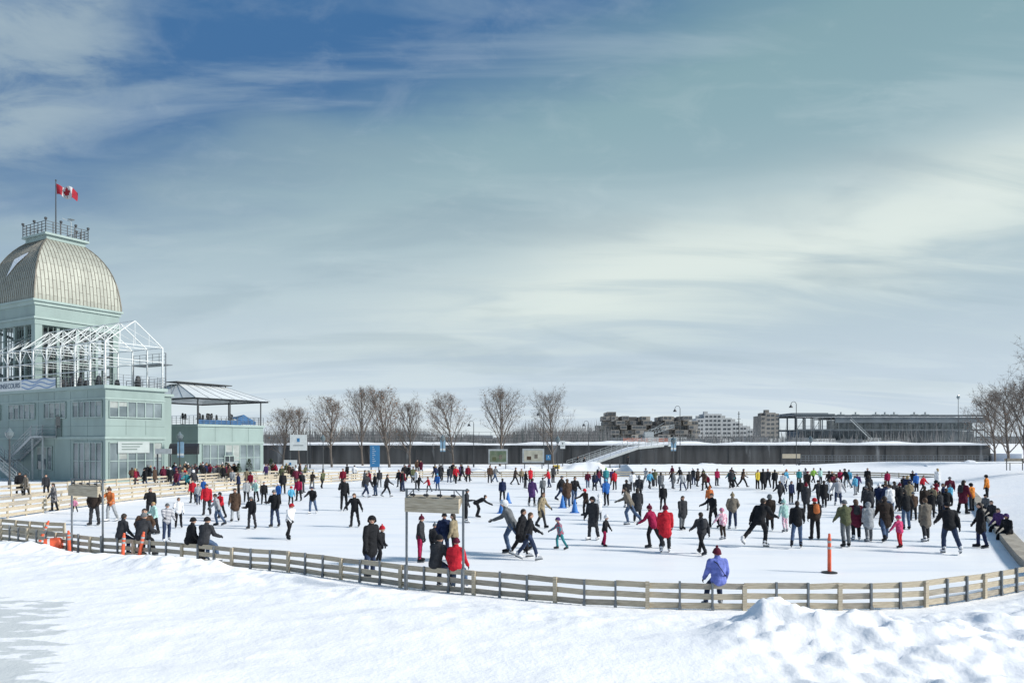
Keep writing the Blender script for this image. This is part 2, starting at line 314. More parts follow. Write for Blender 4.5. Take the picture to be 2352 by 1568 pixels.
# ---------------- people
def vdir(sw,abd,side):
    return Vector((side*math.sin(abd),-math.sin(sw)*math.cos(abd),-math.cos(sw)*math.cos(abd)))
PH=[nmat('placeholder%d'%i,(.3,.3,.3)) for i in range(6)]
def make_person(pz):
    lean=R(pz.get('lean',6)); hs=pz.get('head',1.0); coat=pz.get('coat',0); bulk=pz.get('bulk',1.09)
    P=Vector((0,0,0)); up=Vector((0,-math.sin(lean),math.cos(lean))); hl=lean*.35
    up2=Vector((0,-math.sin(hl),math.cos(hl))); X=Vector((1,0,0))
    chest=P+up*.36; neck=P+up*.50; hc=neck+up2*(.13*hs)+Vector((0,-.015,0)); yaw=R(pz.get('yaw',0)); fw=Vector((math.sin(yaw),-math.cos(yaw),-math.sin(hl)*.6)).normalized(); sd=Vector((math.cos(yaw),math.sin(yaw),0))
    b=MB(); post=MB()
    b.caps(P+up*.06,chest,.125*bulk,.132*bulk,1.32,X,mi=0); b.caps(chest-X*.12+up*.06,chest+X*.12+up*.06,.072*bulk,.072*bulk,1,up,mi=0)
    b.caps(P-up*.07,P+up*.10,.142*bulk,.125*bulk,1.28,X,mi=0); b.caps(neck-up*.05,neck+up2*.02,.078,.07,1.1,X,mi=0)
    if coat: b.caps(P-Vector((0,0,.30)),P+up*.02,.165*bulk,.14*bulk,1.2,X,mi=0)
    b.caps(P-X*.08-Vector((0,0,.03)),P+X*.08-Vector((0,0,.03)),.112,.112,1,Vector((0,0,1)),mi=1)
    b.caps(neck,hc,.052,.05,1,X,mi=2)
    b.caps(hc-Vector((0,0,.035*hs))+fw*.012,hc+Vector((0,0,.028*hs)),.068*hs,.088*hs,.9,sd,mi=2,sy=1.08)
    b.caps(hc+fw*(.085*hs)+Vector((0,0,.005)),hc+fw*(.1*hs)-Vector((0,0,.02)),.012*hs,.017*hs,1,sd,n=8,mi=2)
    for s in(-1,1):
        b.caps(hc+sd*(s*.082*hs)-Vector((0,0,.02)),hc+sd*(s*.084*hs)+Vector((0,0,.015)),.014,.018,.6,sd,n=8,mi=2)
        e=hc+fw*(.086*hs)+sd*(s*.03*hs)+Vector((0,0,.012)); post.caps(e,e+Vector((0,0,.002)),.010,.010,1.3,sd,n=8,mi=4)
        post.caps(e+Vector((0,0,.022))-sd*.012,e+Vector((0,0,.022))+sd*.012,.005,.005,n=6,mi=4)
    mo=hc+fw*(.083*hs)-Vector((0,0,.052*hs)); post.caps(mo-sd*.018,mo+sd*.018,.007,.007,n=6,mi=5)
    feet=[]
    for s,k in((-1,'L'),(1,'R')):
        sw,ab,kn=[R(a) for a in pz.get(k,(0,4,0))]
        hp=P+X*(s*.09)-Vector((0,0,.02)); knp=hp+vdir(sw,ab,s)*.43; an=knp+vdir(sw-kn,ab*.8,s)*.41
        b.caps(hp,knp,.098,.074,1,X,mi=1); b.caps(knp,an,.072,.060,1,X,mi=1); b.caps(knp,knp.lerp(an,.35),.070,.070,1,X,mi=1)
        fa=sw-kn; pitch=max(-.9,min(.35,(fa)*.6)) if not pz.get('sit') else 0
        fd=Vector((s*.15,-math.cos(pitch),math.sin(pitch))).normalized(); b.caps(an-fd*.03-Vector((0,0,.035)),an+fd*.15-Vector((0,0,.05)),.05,.036,1.0,X,mi=3)
        feet.append((an,fd))
    for s,k in((-1,'AL'),(1,'AR')):
        sw,ab,el=[R(a) for a in pz.get(k,(0,10,10))]
        sh=P+up*.42+X*(s*.178); d1=vdir(sw,ab,s); e=sh+d1*.28; d2=vdir(sw+el,ab*pz.get('fin',.4),s); w=e+d2*.25
        b.caps(sh,e,.070*bulk,.060*bulk,1,X,mi=0); b.caps(e,w,.060*bulk,.046*bulk,1,X,mi=0)
        b.caps(w+d2*.02,w+d2*.085,.030,.036,.55,X,mi=3)
        sdv=Vector((0,1,0))-d2*d2.y; sdv=sdv.normalized() if sdv.length>.1 else Vector((0,0,1)); inn=Vector((-s,0,0))
        for q,(o_,ln) in enumerate([(-.030,.055),(-.010,.065),(.010,.062),(.028,.05)]):
            a0=w+d2*.095+sdv*o_; a1=a0+d2*ln*.6+inn*.006; a2=a1+(d2*.7+inn*.7).normalized()*ln*.6
            post.caps(a0,a1,.0105,.0098,n=6,mi=3); post.caps(a1,a2,.0098,.008,n=6,mi=3)
        t0=w+d2*.04-sdv*.03; t1=t0-sdv*.025+d2*.03+inn*.005; post.caps(t0,t1,.013,.011,n=6,mi=3); post.caps(t1,t1+d2*.028+inn*.006,.011,.009,n=6,mi=3)
    bot=min(f[0].z-abs(f[1].z)*0.1 for f in feet)-.085-.062
    lift=-bot if not pz.get('sit') else pz['sit']
    T=Matrix.Translation((0,0,lift))
    tmp=bpy.data.objects.new('tmp',b.mesh('tmp',PH)); COL.objects.link(tmp)
    md=tmp.modifiers.new('r','REMESH'); md.mode='VOXEL'; md.voxel_size=.0165
    sm=tmp.modifiers.new('s','SMOOTH'); sm.factor=.5; sm.iterations=2
    dg=bpy.context.evaluated_depsgraph_get(); ev=bpy.data.meshes.new_from_object(tmp.evaluated_get(dg)); bpy.data.objects.remove(tmp)
    bvh=BVHTree.FromPolygons([Vector(v) for v in b.v],b.f)
    out=MB(); out.v=[tuple(v.co) for v in ev.vertices]; out.f=[tuple(p.vertices) for p in ev.polygons]
    for p in ev.polygons:
        r=bvh.find_nearest(p.center); out.m.append(b.m[r[2]] if r[2] is not None else 0)
    o=len(out.v); out.add(post.v,post.f,0); out.m[-len(post.f):]=post.m
    for i in range(o):
        v=Vector(out.v[i])
        if (v-hc).length>.16: n=noise.noise(v*9)*.013+noise.noise(Vector((v.x*5,v.y*5,v.z*22)))*.008; out.v[i]=(v.x+n,v.y+n*.8,v.z)
    body=out.mesh('person_body',PH,True); body.transform(T)
    def capmesh(rx,ry,rz,front,back,side=None,rim=0,pom=0,long=0,nm='hat'):
        m=MB(); n=16; K=6; c=hc+Vector((0,0,.01)); rows=[]
        for k in range(K+1):
            for i in range(n):
                t=2*math.pi*i/n; cf=.5+.5*math.cos(t)
                lo=back+(front-back)*cf**.8; ph=R(90)+(R(lo)-R(90))*k/K
                rows.append(c+fw*(ry*math.cos(ph)*math.cos(t)*1.0)+sd*(rx*math.cos(ph)*math.sin(t))+Vector((0,0,rz*math.sin(ph))))
        fs=[(k*n+i,k*n+(i+1)%n,(k+1)*n+(i+1)%n,(k+1)*n+i) for k in range(K) for i in range(n)]
        m.add(rows,fs,0)
        if rim:
            for i in range(n): a_=rows[K*n+i]; b_=rows[K*n+(i+1)%n]; m.caps(a_,b_,.014,.014,n=6,mi=0)
        if pom: m.caps(c+Vector((0,0,rz+.02)),c+Vector((0,0,rz+.025)),.035,.035,n=8,mi=0)
        if long:
            m.caps(hc-fw*.05-Vector((0,0,.02)),hc-fw*.075-Vector((0,0,.20)),.075,.05,1.25,sd,n=10,mi=0,sy=.7)
        me=m.mesh(nm,[PH[0]],True); me.transform(T); return me
    h=hs
    hats={'hat':capmesh(.096*h,.108*h,.125*h,8,-12,rim=1),'pom':capmesh(.098*h,.108*h,.13*h,6,-20,rim=1,pom=1),'hair':capmesh(.09*h,.103*h,.118*h,28,-48),'long':capmesh(.094*h,.105*h,.12*h,26,-48,long=1),'hood':capmesh(.112*h,.122*h,.135*h,14,-62,rim=1)}
    sk=[]
    for an,fd in feet:
        m=MB(); m.caps(an+Vector((0,0,.05)),an-Vector((0,0,.03)),.060,.054,n=10,mi=0); m.caps(an-fd*.03-Vector((0,0,.04)),an+fd*.16-Vector((0,0,.055)),.054,.040,n=10,mi=0)
        c0=an-fd*.09-Vector((0,0,.115)); c1=an+fd*.20-Vector((0,0,.115)); m.beam(c0,c1,.006,.05,1)
        m.beam(an-fd*.04-Vector((0,0,.10)),an-fd*.04-Vector((0,0,.085)),.03,.04,1); m.beam(an+fd*.11-Vector((0,0,.10)),an+fd*.11-Vector((0,0,.085)),.03,.04,1)
        me=m.mesh('skate',[PH[0],M['steel']],True); me.transform(T); sk.append(me)
    bp=MB(); c=chest; back=Vector((0,math.cos(lean),math.sin(lean)))
    bp.caps(c+back*.17-up*.18,c+back*.16+up*.05,.10,.09,1.25,X,n=12,mi=0,sy=.8)
    for s in(-1,1): bp.beam(c+X*s*.1+back*.12+up*.14,c+X*s*.1-back*.14+up*.05,.035,.015,0)
    bpm=bp.mesh('backpack',[PH[0]],True); bpm.transform(T)
    st=MB(); pts=[chest+X*.15+up*.11+back*.02,chest+X*.06+back*.155,P-X*.10+back*.175+up*.08,P-X*.19+up*.02]
    for q,w in zip(pts,pts[1:]): st.beam(q,w,.03,.012)
    stm=st.mesh('bag_strap',[PH[0]],True); stm.transform(T)
    return dict(body=body,hats=hats,skates=sk,bag=bpm,strap=stm,h=(hc.z+.12*h+lift),lift=lift)
POSES={
 'stand':dict(lean=4,L=(2,4,2),R=(-3,5,2),AL=(6,8,15),AR=(0,8,12)),
 'pocket':dict(lean=3,L=(4,5,4),R=(-2,5,2),AL=(-8,20,38),AR=(-8,20,38),fin=-1.0),
 'coat':dict(lean=3,coat=1,L=(8,3,8),R=(-8,3,6),AL=(12,7,18),AR=(-6,7,15)),
 'coatwalk':dict(lean=8,coat=1,L=(24,2,10),R=(-18,2,14),AL=(-22,7,20),AR=(24,7,25)),
 'walk':dict(lean=6,L=(26,2,8),R=(-20,3,18),AL=(-26,7,15),AR=(26,7,30)),
 'glideA':dict(lean=12,L=(14,3,24),R=(-20,8,10),AL=(22,11,25),AR=(-24,12,15)),
 'glideB':dict(lean=13,R=(16,3,26),L=(-18,9,10),AR=(26,10,30),AL=(-26,12,12)),
 'strideW':dict(lean=22,L=(26,3,38),R=(-32,12,14),AL=(36,10,30),AR=(-32,12,10)),
 'bend':dict(lean=62,L=(22,7,36),R=(14,7,30),AL=(50,10,10),AR=(40,12,25)),
 'armsout':dict(lean=8,L=(8,6,12),R=(-4,6,10),AL=(10,30,14),AR=(-4,26,18),fin=.9),
 'armfwd':dict(lean=9,L=(10,4,14),R=(-10,5,12),AL=(48,8,22),AR=(8,14,40)),
 'elbow':dict(lean=5,L=(6,4,8),R=(-6,5,4),AL=(10,16,85),AR=(0,9,20),yaw=25),
 'look':dict(lean=5,coat=1,bulk=1.12,L=(3,6,4),R=(-3,6,2),AL=(0,12,10),AR=(4,12,18),yaw=-50),
 'childA':dict(lean=8,head=1.32,bulk=1.18,L=(12,8,16),R=(-10,8,10),AL=(20,30,15),AR=(10,32,10),fin=.9),
 'childB':dict(lean=12,head=1.3,bulk=1.18,L=(20,8,26),R=(-14,10,14),AL=(35,18,20),AR=(-10,20,20)),
 'sit':dict(lean=10,sit=.82,bulk=1.12,L=(58,7,56),R=(54,8,52),AL=(8,14,30),AR=(6,14,35),yaw=18),
 'sitB':dict(lean=16,sit=.82,bulk=1.14,L=(60,9,58),R=(56,6,54),AL=(20,12,50),AR=(18,12,45),yaw=-30),
}
TP={k:make_person(v) for k,v in POSES.items()}
PC={'black':(.014,.015,.018),'charcoal':(.035,.037,.043),'grey':(.14,.15,.16),'lightgrey':(.32,.34,.36),'white':(.72,.73,.75),'navy':(.015,.025,.07),'jeans':(.07,.11,.19),'darkjeans':(.03,.045,.09),
'blue':(.03,.13,.42),'sky':(.09,.34,.52),'periwinkle':(.16,.20,.55),'teal':(.04,.24,.27),'mint':(.38,.58,.54),'red':(.50,.02,.035),'darkred':(.20,.012,.03),'maroon':(.11,.015,.035),'crimson':(.30,.012,.06),
'pink':(.62,.24,.36),'hotpink':(.58,.06,.17),'purple':(.08,.04,.14),'orange':(.50,.15,.05),'yellow':(.62,.48,.06),'lime':(.25,.45,.08),'green':(.03,.13,.06),'olive':(.10,.11,.06),'tan':(.28,.23,.15),'taupe':(.17,.15,.125),'brown':(.08,.05,.035),'darkbrown':(.035,.026,.022),'cream':(.6,.56,.46),'hivis':(.65,.22,.04)}
CM={k:nmat(k+'_fabric',c,.85,.3,7,bump=.3,bscale=22,spec=.2) for k,c in PC.items()}
def pattern(name,c1,c2,sc,stripe=False):
    m=nmat(name,c1,.85,.1,7); nt=m.node_tree; N=nt.nodes; L=nt.links; tc=N.new('ShaderNodeTexCoord'); b=N['Principled BSDF']
    if stripe: t=N.new('ShaderNodeTexWave'); t.bands_direction='Z'; t.inputs['Scale'].default_value=sc; t.inputs['Distortion'].default_value=.6
    else: t=N.new('ShaderNodeTexVoronoi'); t.inputs['Scale'].default_value=sc; t.distance='CHEBYCHEV'
    L.new(tc.outputs['Object'],t.inputs['Vector']); r=N.new('ShaderNodeValToRGB'); r.color_ramp.interpolation='CONSTANT'; r.color_ramp.elements[0].color=(*c1,1); r.color_ramp.elements[1].position=.5 if stripe else .42; r.color_ramp.elements[1].color=(*c2,1)
    L.new(t.outputs[0],r.inputs[0]); L.new(r.outputs[0],b.inputs['Base Color']); return m
CM['striped']=pattern('striped_knit',(.7,.7,.72),(.05,.06,.10),5,True); CM['plaid']=pattern('plaid_fabric',(.10,.28,.34),(.32,.06,.10),9); CM['floral']=pattern('spotted_fabric',(.62,.25,.38),(.75,.70,.70),14); CM['checked']=pattern('checked_fabric',(.25,.24,.24),(.07,.07,.08),8)
SKIN=[nmat('skin_light',(.56,.34,.25),.6,.06,9),nmat('skin_tan',(.40,.23,.16),.6,.06,9)]
EYE=nmat('eye_dark',(.02,.015,.012),.3,.1,9); LIP=nmat('lips',(.36,.10,.09),.6,.1,9); HAIR={'hd':nmat('dark_hair',(.025,.017,.012),.7,.3,12),'hb':nmat('brown_hair',(.09,.05,.028),.7,.3,12),'hf':nmat('fair_hair',(.36,.25,.12),.7,.3,12)}
VERB={'stand':'standing on skates','pocket':'hands in pockets','coat':'standing on skates','coatwalk':'striding on ice','walk':'striding on ice','glideA':'gliding on ice','glideB':'pushing off','strideW':'taking long stride','bend':'bending forward','armsout':'arms held out','armfwd':'one arm forward','elbow':'forearm raised','look':'looking sideways','childA':'arms held out','childB':'learning to skate','sit':'sitting on rail','sitB':'sitting hunched'}
def setm(o,i,m):
    s=o.material_slots[i]; s.link='OBJECT'; s.material=m
def cn(c): return {'hivis':'orange','sky':'bright-blue','mint':'pale-mint','jeans':'denim','darkjeans':'dark-denim','lightgrey':'light-grey','darkred':'dark-red','hotpink':'hot-pink','darkbrown':'dark-brown'}.get(c,c)
def person(loc,h,jk,tr,pose,face,hat='hd',skates=True,bag=None,ice=True,hattype=None,sc=None,strap=False):
    t=TP[pose]; s=sc or h/t['h']; o=bpy.data.objects.new('person',t['body']); COL.objects.link(o); o.location=loc; o.rotation_euler=(0,0,R(face))
    wx=random.uniform(.96,1.14) if not sc else 1.05; o.scale=(s*wx,s*wx,s)
    gl=random.choice(['black','black','charcoal'])
    for i,m in enumerate([CM[jk],CM[tr],random.choice(SKIN[:1]*3+SKIN[1:]),CM[gl],EYE,LIP]): setm(o,i,m)
    if hattype is None: hattype=random.choice(['hair','hair','long']) if hat in HAIR else random.choice(['hat','hat','pom','hood'])
    ho=mk('hair' if hat in HAIR else 'hat',t['hats'][hattype],o); setm(ho,0,HAIR[hat] if hat in HAIR else CM[hat])
    if skates:
        sc_=random.choice(['black','black','black','lightgrey','charcoal','white'])
        for m in t['skates']: so=mk('skate',m,o); setm(so,0,CM[sc_])
    if bag: bo=mk('backpack',t['bag'],o); setm(bo,0,CM[bag])
    if strap: bo=mk('bag_strap',t['strap'],o); setm(bo,0,CM['black'])
    verb=VERB[pose] if ice else {'walk':'walking on snow','coatwalk':'walking on snow'}.get(pose,'beside the rink')
    top(o,f"person in {cn(jk)} jacket and {cn(tr)} trousers, {verb}",'person','people at the skating rink')
    return o
LST="""850 1322 138 black darkjeans look 60 black
872 1298 92 black black childB 70 red
965 1290 106 charcoal crimson stand 80 maroon
1020 1287 110 navy darkjeans pocket 20 black
1044 1290 112 tan black elbow 250 hd
998 1283 82 charcoal black stand 20 grey
1070 1200 78 charcoal black elbow 90 hd
1095 1188 52 black black bend 90 hd
1176 1272 124 grey jeans strideW 265 white
1196 1278 110 black black coatwalk 75 hd
1214 1286 110 black darkjeans walk 85 hb
1244 1212 82 tan charcoal coatwalk 60 hb
1287 1261 74 plaid teal childB 280 purple
1362 1240 100 charcoal charcoal coat 320 black
1389 1254 72 black crimson childA 60 white
1447 1206 88 taupe jeans strideW 250 hd
1464 1198 78 charcoal black coat 170 hd
1499 1258 98 crimson black glideB 230 maroon
1528 1268 108 red charcoal coat 170 maroon
1567 1216 78 charcoal grey coat 20 hd
1523 1172 60 black black stand 170 grey
1612 1274 98 charcoal black walk 200 hd
1638 1212 80 black black armfwd 300 hd
1630 1172 56 orange grey elbow 180 orange
1660 1238 72 floral darkbrown childA 200 pink
1683 1214 82 taupe darkjeans pocket 180 tan
1744 1256 112 black black strideW 130 hd
1768 1219 84 darkbrown black coat 170 grey
1803 1221 74 mint floral childB 190 mint
1831 1258 108 black jeans glideA 160 hd
1872 1239 96 darkbrown black stand 180 red
1942 1256 108 olive grey armfwd 180 grey
1966 1240 94 maroon black coat 170 hb
1995 1243 90 lightgrey grey coat 180 lightgrey
2033 1243 104 darkbrown jeans coatwalk 170 hd
2066 1257 74 hotpink red childA 200 hotpink
2081 1216 92 black jeans armsout 180 hd
2126 1243 100 taupe charcoal coat 185 hb
2180 1271 118 black darkjeans glideB 170 black
2253 1258 104 black navy coat 250 hd
1990 1185 70 charcoal black stand 180 grey
2046 1190 78 white jeans elbow 200 hd
2098 1195 66 brown black stand 170 grey
2140 1190 62 black black coat 160 black
2160 1188 60 charcoal black stand 200 hd
2175 1185 64 black black walk 180 hb
2183 1162 50 sky black stand 190 grey
2232 1173 64 hivis charcoal stand 200 black
2212 1180 78 maroon black coat 110 hd
2267 1148 58 hivis black stand 220 black
1925 1160 62 striped darkjeans armsout 170 white
1893 1165 62 black black coat 180 hd
1880 1160 58 charcoal black walk 180 black
1852 1178 68 charcoal black coat 170 darkred
1838 1152 52 black black stand 160 hd
1817 1158 54 navy black stand 20 hd
1792 1158 54 charcoal black walk 190 hb
1965 1138 46 sky lightgrey elbow 200 hd
1995 1130 40 black black stand 170 hd
2058 1165 60 charcoal black glideA 200 hd
2020 1165 56 white black coat 180 white
2105 1130 44 blue black stand 190 blue
2120 1133 42 red black walk 20 hb
2075 1140 48 black black stand 0 hd
217 1206 86 darkbrown charcoal pocket 0 hd
255 1197 78 orange lightgrey armfwd 340 brown
345 1192 72 black black elbow 30 hd
355 1226 74 mint black elbow 320 hf
383 1243 88 striped darkjeans armfwd 40 grey
410 1212 70 white black elbow 30 hb
475 1183 72 red charcoal stand 10 hd
500 1207 74 lightgrey jeans glideA 290 hd
508 1190 60 red black armfwd 330 black
540 1197 76 brown lightgrey coat 10 hd
578 1214 74 black charcoal elbow 350 grey
606 1158 52 black black stand 20 hd
631 1210 86 black darkjeans elbow 350 grey
665 1238 82 white black glideA 60 red
640 1158 50 blue black stand 330 white
718 1179 62 black jeans armfwd 350 navy
790 1172 76 black black elbow 20 hd
815 1210 78 black black armsout 350 hb
841 1142 56 charcoal darkjeans walk 60 hd
862 1140 54 black jeans stand 300 grey
888 1141 52 black black walk 90 hd
686 1150 52 crimson black stand 350 hb
668 1160 44 sky black childB 30 red
566 1155 54 lightgrey black stand 30 hd
588 1152 50 mint black elbow 330 pink
443 1155 54 red black stand 0 hd
455 1160 50 lightgrey darkjeans walk 30 hd
468 1145 46 blue charcoal stand 340 grey
1154 1154 56 navy black stand 180 hd
1222 1162 64 purple black coat 150 hd
1247 1142 46 grey charcoal stand 200 hd
1288 1150 58 black darkjeans walk 60 grey
1303 1165 66 brown jeans coat 190 hb
1319 1158 64 black jeans armfwd 20 hd
1346 1184 62 darkbrown black armfwd 300 red
1393 1162 62 blue black glideA 190 sky
1376 1195 60 white grey coat 190 white
1412 1126 46 red black stand 200 hd
1350 1122 40 maroon jeans walk 0 hd
1366 1128 44 navy black stand 160 hd
1392 1118 44 teal jeans stand 180 lime
1440 1165 64 black black elbow 200 hd
1453 1130 48 white charcoal elbow 190 hd
1468 1150 58 charcoal black walk 170 grey
1492 1124 42 sky charcoal walk 20 hd
1518 1130 46 grey black coat 180 hd
1545 1122 40 black jeans walk 190 hb
1567 1128 44 lightgrey darkjeans glideB 200 hd
1583 1124 42 charcoal black stand 180 hd
1618 1128 46 brown black armfwd 300 olive
1626 1122 34 darkred black childB 300 white
1680 1122 44 charcoal black stand 190 hd
1706 1120 44 brown black walk 90 hd
1740 1124 46 yellow black stand 20 hd
1753 1126 50 black black coat 180 hd
1764 1122 46 charcoal black walk 330 hb
1780 1124 46 black black stand 180 hd
1805 1118 40 sky black elbow 30 orange
1183 1115 42 darkbrown black walk 90 hd
1198 1110 34 tan black stand 0 hb
1125 1110 42 brown charcoal stand 20 hd
1137 1108 38 grey jeans walk 60 hd
1075 1108 40 darkred black stand 0 hd
1062 1106 42 charcoal black walk 300 grey
985 1130 36 red black childB 300 hb
1005 1128 40 blue jeans stand 330 sky
962 1128 38 black black armfwd 60 hd
925 1130 50 black darkjeans elbow 290 hd
1047 1112 42 red black walk 20 hd
1040 1098 36 black black stand 0 hd
1850 1112 38 white black stand 180 hd
1868 1110 36 lime black walk 20 hd
1885 1112 38 mint charcoal stand 200 hd
1930 1118 40 crimson black stand 180 hd
1950 1120 42 sky white walk 160 hd
1835 1115 38 teal black stand 0 hd
1905 1150 50 white black coat 180 hb
2000 1190 72 charcoal black armfwd 190 hd"""
for i,l in enumerate(LST.split('\n')):
    u,v,h,jk,tr,ps,fa,ht=l.split(); p=gp(float(u),float(v)); hh=min(2.0,float(h)*p.y/F)
    bag='orange' if u=='1872' else ('charcoal' if random.random()<.05 else None)
    person(p,hh,jk,tr,ps,float(fa),ht,skates=float(v)>1140,bag=bag)
def fence_at(u,off=.1):
    k=(u-1176)/F
    for a,b in zip(near,near[1:]):
        ka,kb=a.x/a.y,b.x/b.y
        if ka<=k<=kb:
            d=b-a; t=(k*a.y-a.x)/(d.x-k*d.y); p=a+d*t; nrm=Vector((-d.y,d.x,0)).normalized(); return p+nrm*off,math.degrees(math.atan2(d.y,d.x))
for u,jk,tr,ps,da,ht,s in [(1653,'periwinkle','darkjeans','sit',4,'maroon',.97),(996,'charcoal','darkjeans','sitB',-8,'black',1.0),(1041,'red','jeans','sit',8,'maroon',.96),(430,'black','black','sit',-25,'black',1.0),(462,'charcoal','jeans','sitB',10,'black',1.03),(272,'charcoal','darkjeans','sit',-12,'hd',1.0),(318,'charcoal','black','sitB',15,'grey',1.04)]:
    p,a=fence_at(u); o=person(p,1.5,jk,tr,ps,180+a+da,ht,sc=s,hattype='pom' if u==1653 else ('hat' if ht not in HAIR else 'hair'),strap=(u==1653))
p,a=fence_at(292,.75); person(p,1.72,'brown','black','pocket',20,'hd')
for u,v,jk,ht in[(2282,1222,'purple','hd'),(2268,1198,'charcoal','hd'),(2300,1240,'black','purple'),(2255,1178,'grey','black')]:
    p=gp(u,v); o=person(p+Vector((.3,0,-.36)),1.4,jk,'black','sit',280,ht,sc=.95)
def crowd(n,ur,vr,jks,ps,hm=(1.6,1.85),facing=None):
    for _ in range(n):
        u=random.uniform(*ur); v=random.uniform(*vr); p=gp(u,v)
        dd=float(polydist(np.array([p.x]),np.array([p.y]))[0])
        if -.8<dd<.7: continue
        p.z=.08 if dd>0 else 0
        person(p,random.uniform(*hm),random.choice(jks),random.choice(['black','black','charcoal','charcoal','darkjeans','grey']),random.choice(ps),random.uniform(0,360) if facing is None else random.gauss(facing,50),random.choice(['hd','hd','hb','black','grey','hf','maroon','white']),skates=False,ice=dd<0)
DK=['black','black','charcoal','navy','brown','darkbrown','maroon','charcoal','darkred','grey','olive','black','purple']
BR=DK+['teal','white','red','black','crimson','lightgrey','tan','blue']
crowd(44,(392,545),(1096,1109),DK,['stand','pocket','coat','elbow','look'],facing=30)
crowd(12,(300,400),(1108,1122),DK,['stand','pocket','coat','look'])
crowd(12,(600,720),(1096,1112),DK,['stand','pocket','coat','walk','look'])
crowd(20,(390,720),(1118,1138),BR,['stand','pocket','elbow','walk','armfwd'])
crowd(14,(740,960),(1102,1128),BR,['stand','walk','elbow','coat','glideA'])
crowd(8,(990,1080),(1098,1110),BR,['stand','walk','coat'])
crowd(20,(1180,1700),(1106,1124),BR,['stand','walk','coat','glideA','armfwd','glideB'])
crowd(16,(1790,2180),(1112,1150),BR,['stand','walk','coat','glideA','armfwd'])
crowd(12,(1990,2200),(1150,1192),DK+['tan','red'],['stand','walk','coat','elbow'],facing=180)
for u,v,h,jk,ps,fa in[(45,1140,54,'black','look',40),(60,1141,50,'taupe','coat',330),(106,1143,52,'charcoal','stand',20),(124,1178,66,'checked','coat',320),(172,1180,34,'pink','childA',0),(1326,1076,28,'black','walk',80),(1341,1078,30,'black','walk',90),(1443,1075,27,'charcoal','stand',0),(958,1090,34,'brown','stand',20),(967,1090,32,'maroon','coat',330),(2127,1062,26,'black','stand',0)]:
    p=gp(u,v); p.z=.08; person(p,min(1.9,h*p.y/F),jk,'black',ps,fa,'hd',skates=False,ice=False)

# ---------------- trees
def branch(mb,p,d,L,r,lev,maxl,spread,ends):
    seg=2 if lev>1 else 4; q=p.copy(); dd=d.copy(); pts=[(q.copy(),r)]
    for s in range(seg):
        dd=(dd+Vector((random.gauss(0,.08),random.gauss(0,.08),random.gauss(.05,.04)))).normalized(); q2=q+dd*(L/seg); r2=r*(1-.62*(s+1)/seg)
        mb[0 if lev<=1 else 1].tube(q,q2,pts[-1][1],max(r2,.008),5 if lev<2 else 3,0,False); q=q2; pts.append((q.copy(),r2))
    if lev>=maxl: ends.append(q); return
    n=[15,7,6,4][lev]
    for k in range(n):
        t=(.20 if lev==0 else .2)+ .8*(k+random.random()*.8)/n; t=min(t,.99)
        i=min(int(t*seg),seg-1); f=t*seg-i; bp=pts[i][0].lerp(pts[i+1][0],f); br=pts[i][1]*(1-f)+pts[i+1][1]*f
        az=k*2.4+random.uniform(-.5,.5); an=R(random.uniform(*spread[lev])); x=dd.orthogonal().normalized(); y=dd.cross(x)
        nd=(dd*math.cos(an)+(x*math.cos(az)+y*math.sin(az))*math.sin(an)+Vector((0,0,.15))).normalized()
        ln=L*random.uniform(.45,.62)*(math.sin(math.pi*(.22+.72*t))*.9+.12 if lev==0 else 1-.35*t)
        branch(mb,bp,nd,ln,min(br*.6,r*.42),lev+1,maxl,spread,ends)
def make_tree(seed,leaves=0,wide=1.0):
    random.seed(seed); mbs=[MB(),MB()]; ends=[]
    branch(mbs,Vector((0,0,0)),Vector((0,0,1)),9.5,.19,0,3,[(26*wide,46*wide),(22,50),(20,50),(20,50)],ends)
    zm=max(v[2] for v in mbs[1].v)
    for e in ends:
        for _ in range(4):
            d=Vector((random.gauss(0,1),random.gauss(0,1),random.gauss(.7,.7))).normalized(); mbs[1].tube(e-d*.1,e+d*random.uniform(.3,.7),.009,.004,3,0,False)
        if random.random()<leaves:
            c=e+Vector([random.gauss(0,.1) for _ in range(3)]); a=Vector([random.gauss(0,.06) for _ in range(3)]); b=Vector([random.gauss(0,.06) for _ in range(3)]); mbs[1].add([c-a,c+b,c+a,c-b],[(0,1,2,3)],1)
    return mbs[0].mesh('trunk',[M['bark']]),mbs[1].mesh('crown',[M['twig'],M['leafb']]),zm
TT=[make_tree(3,.3),make_tree(11,.12),make_tree(23,.4),make_tree(31,0,1.25),make_tree(47,.1,.9)]
random.seed(99)
def tree(u,vb,vt,k,label,Y=None,wid=1.0):
    p=gp(u,vb) if Y is None else Vector(((u-1176)/F*Y,Y,0)); ht=H-(vt-HZ)/F*p.y; t=TT[k]; s=ht/t[2]
    root=empty('bare_tree',p,random.uniform(0,6.28)); root.scale=(s*wid,s*wid,s); mk('trunk',t[0],root); mk('crown',t[1],root)
    top(root,label,'tree','bare winter trees')
for u,vb,vt,k,w in[(650,1072,916,1,1.15),(688,1070,934,4,.8),(762,1074,908,0,1.1),(833,1070,886,4,.85),(895,1078,884,2,1.1),(942,1074,898,1,1.0),(1042,1076,902,0,1.0),(1148,1074,888,4,1.05),(1270,1078,882,3,.85)]:
    tree(u,vb,vt,k,'leafless deciduous tree with dry brown leaves on snow' if k in(0,2) else 'slender bare deciduous tree standing in snow',wid=w)
tree(2410,0,775,3,'large bare tree with spreading branches beside the rink',Y=72,wid=1.1)
tree(2318,0,868,3,'bare tree with spreading branches on a snow bank',Y=105,wid=1.1)
tree(2285,0,900,0,'bare tree with spreading branches on a snow bank',Y=125,wid=.95)
tree(2352,0,835,1,'bare tree with spreading branches on a snow bank',Y=90,wid=1.15)
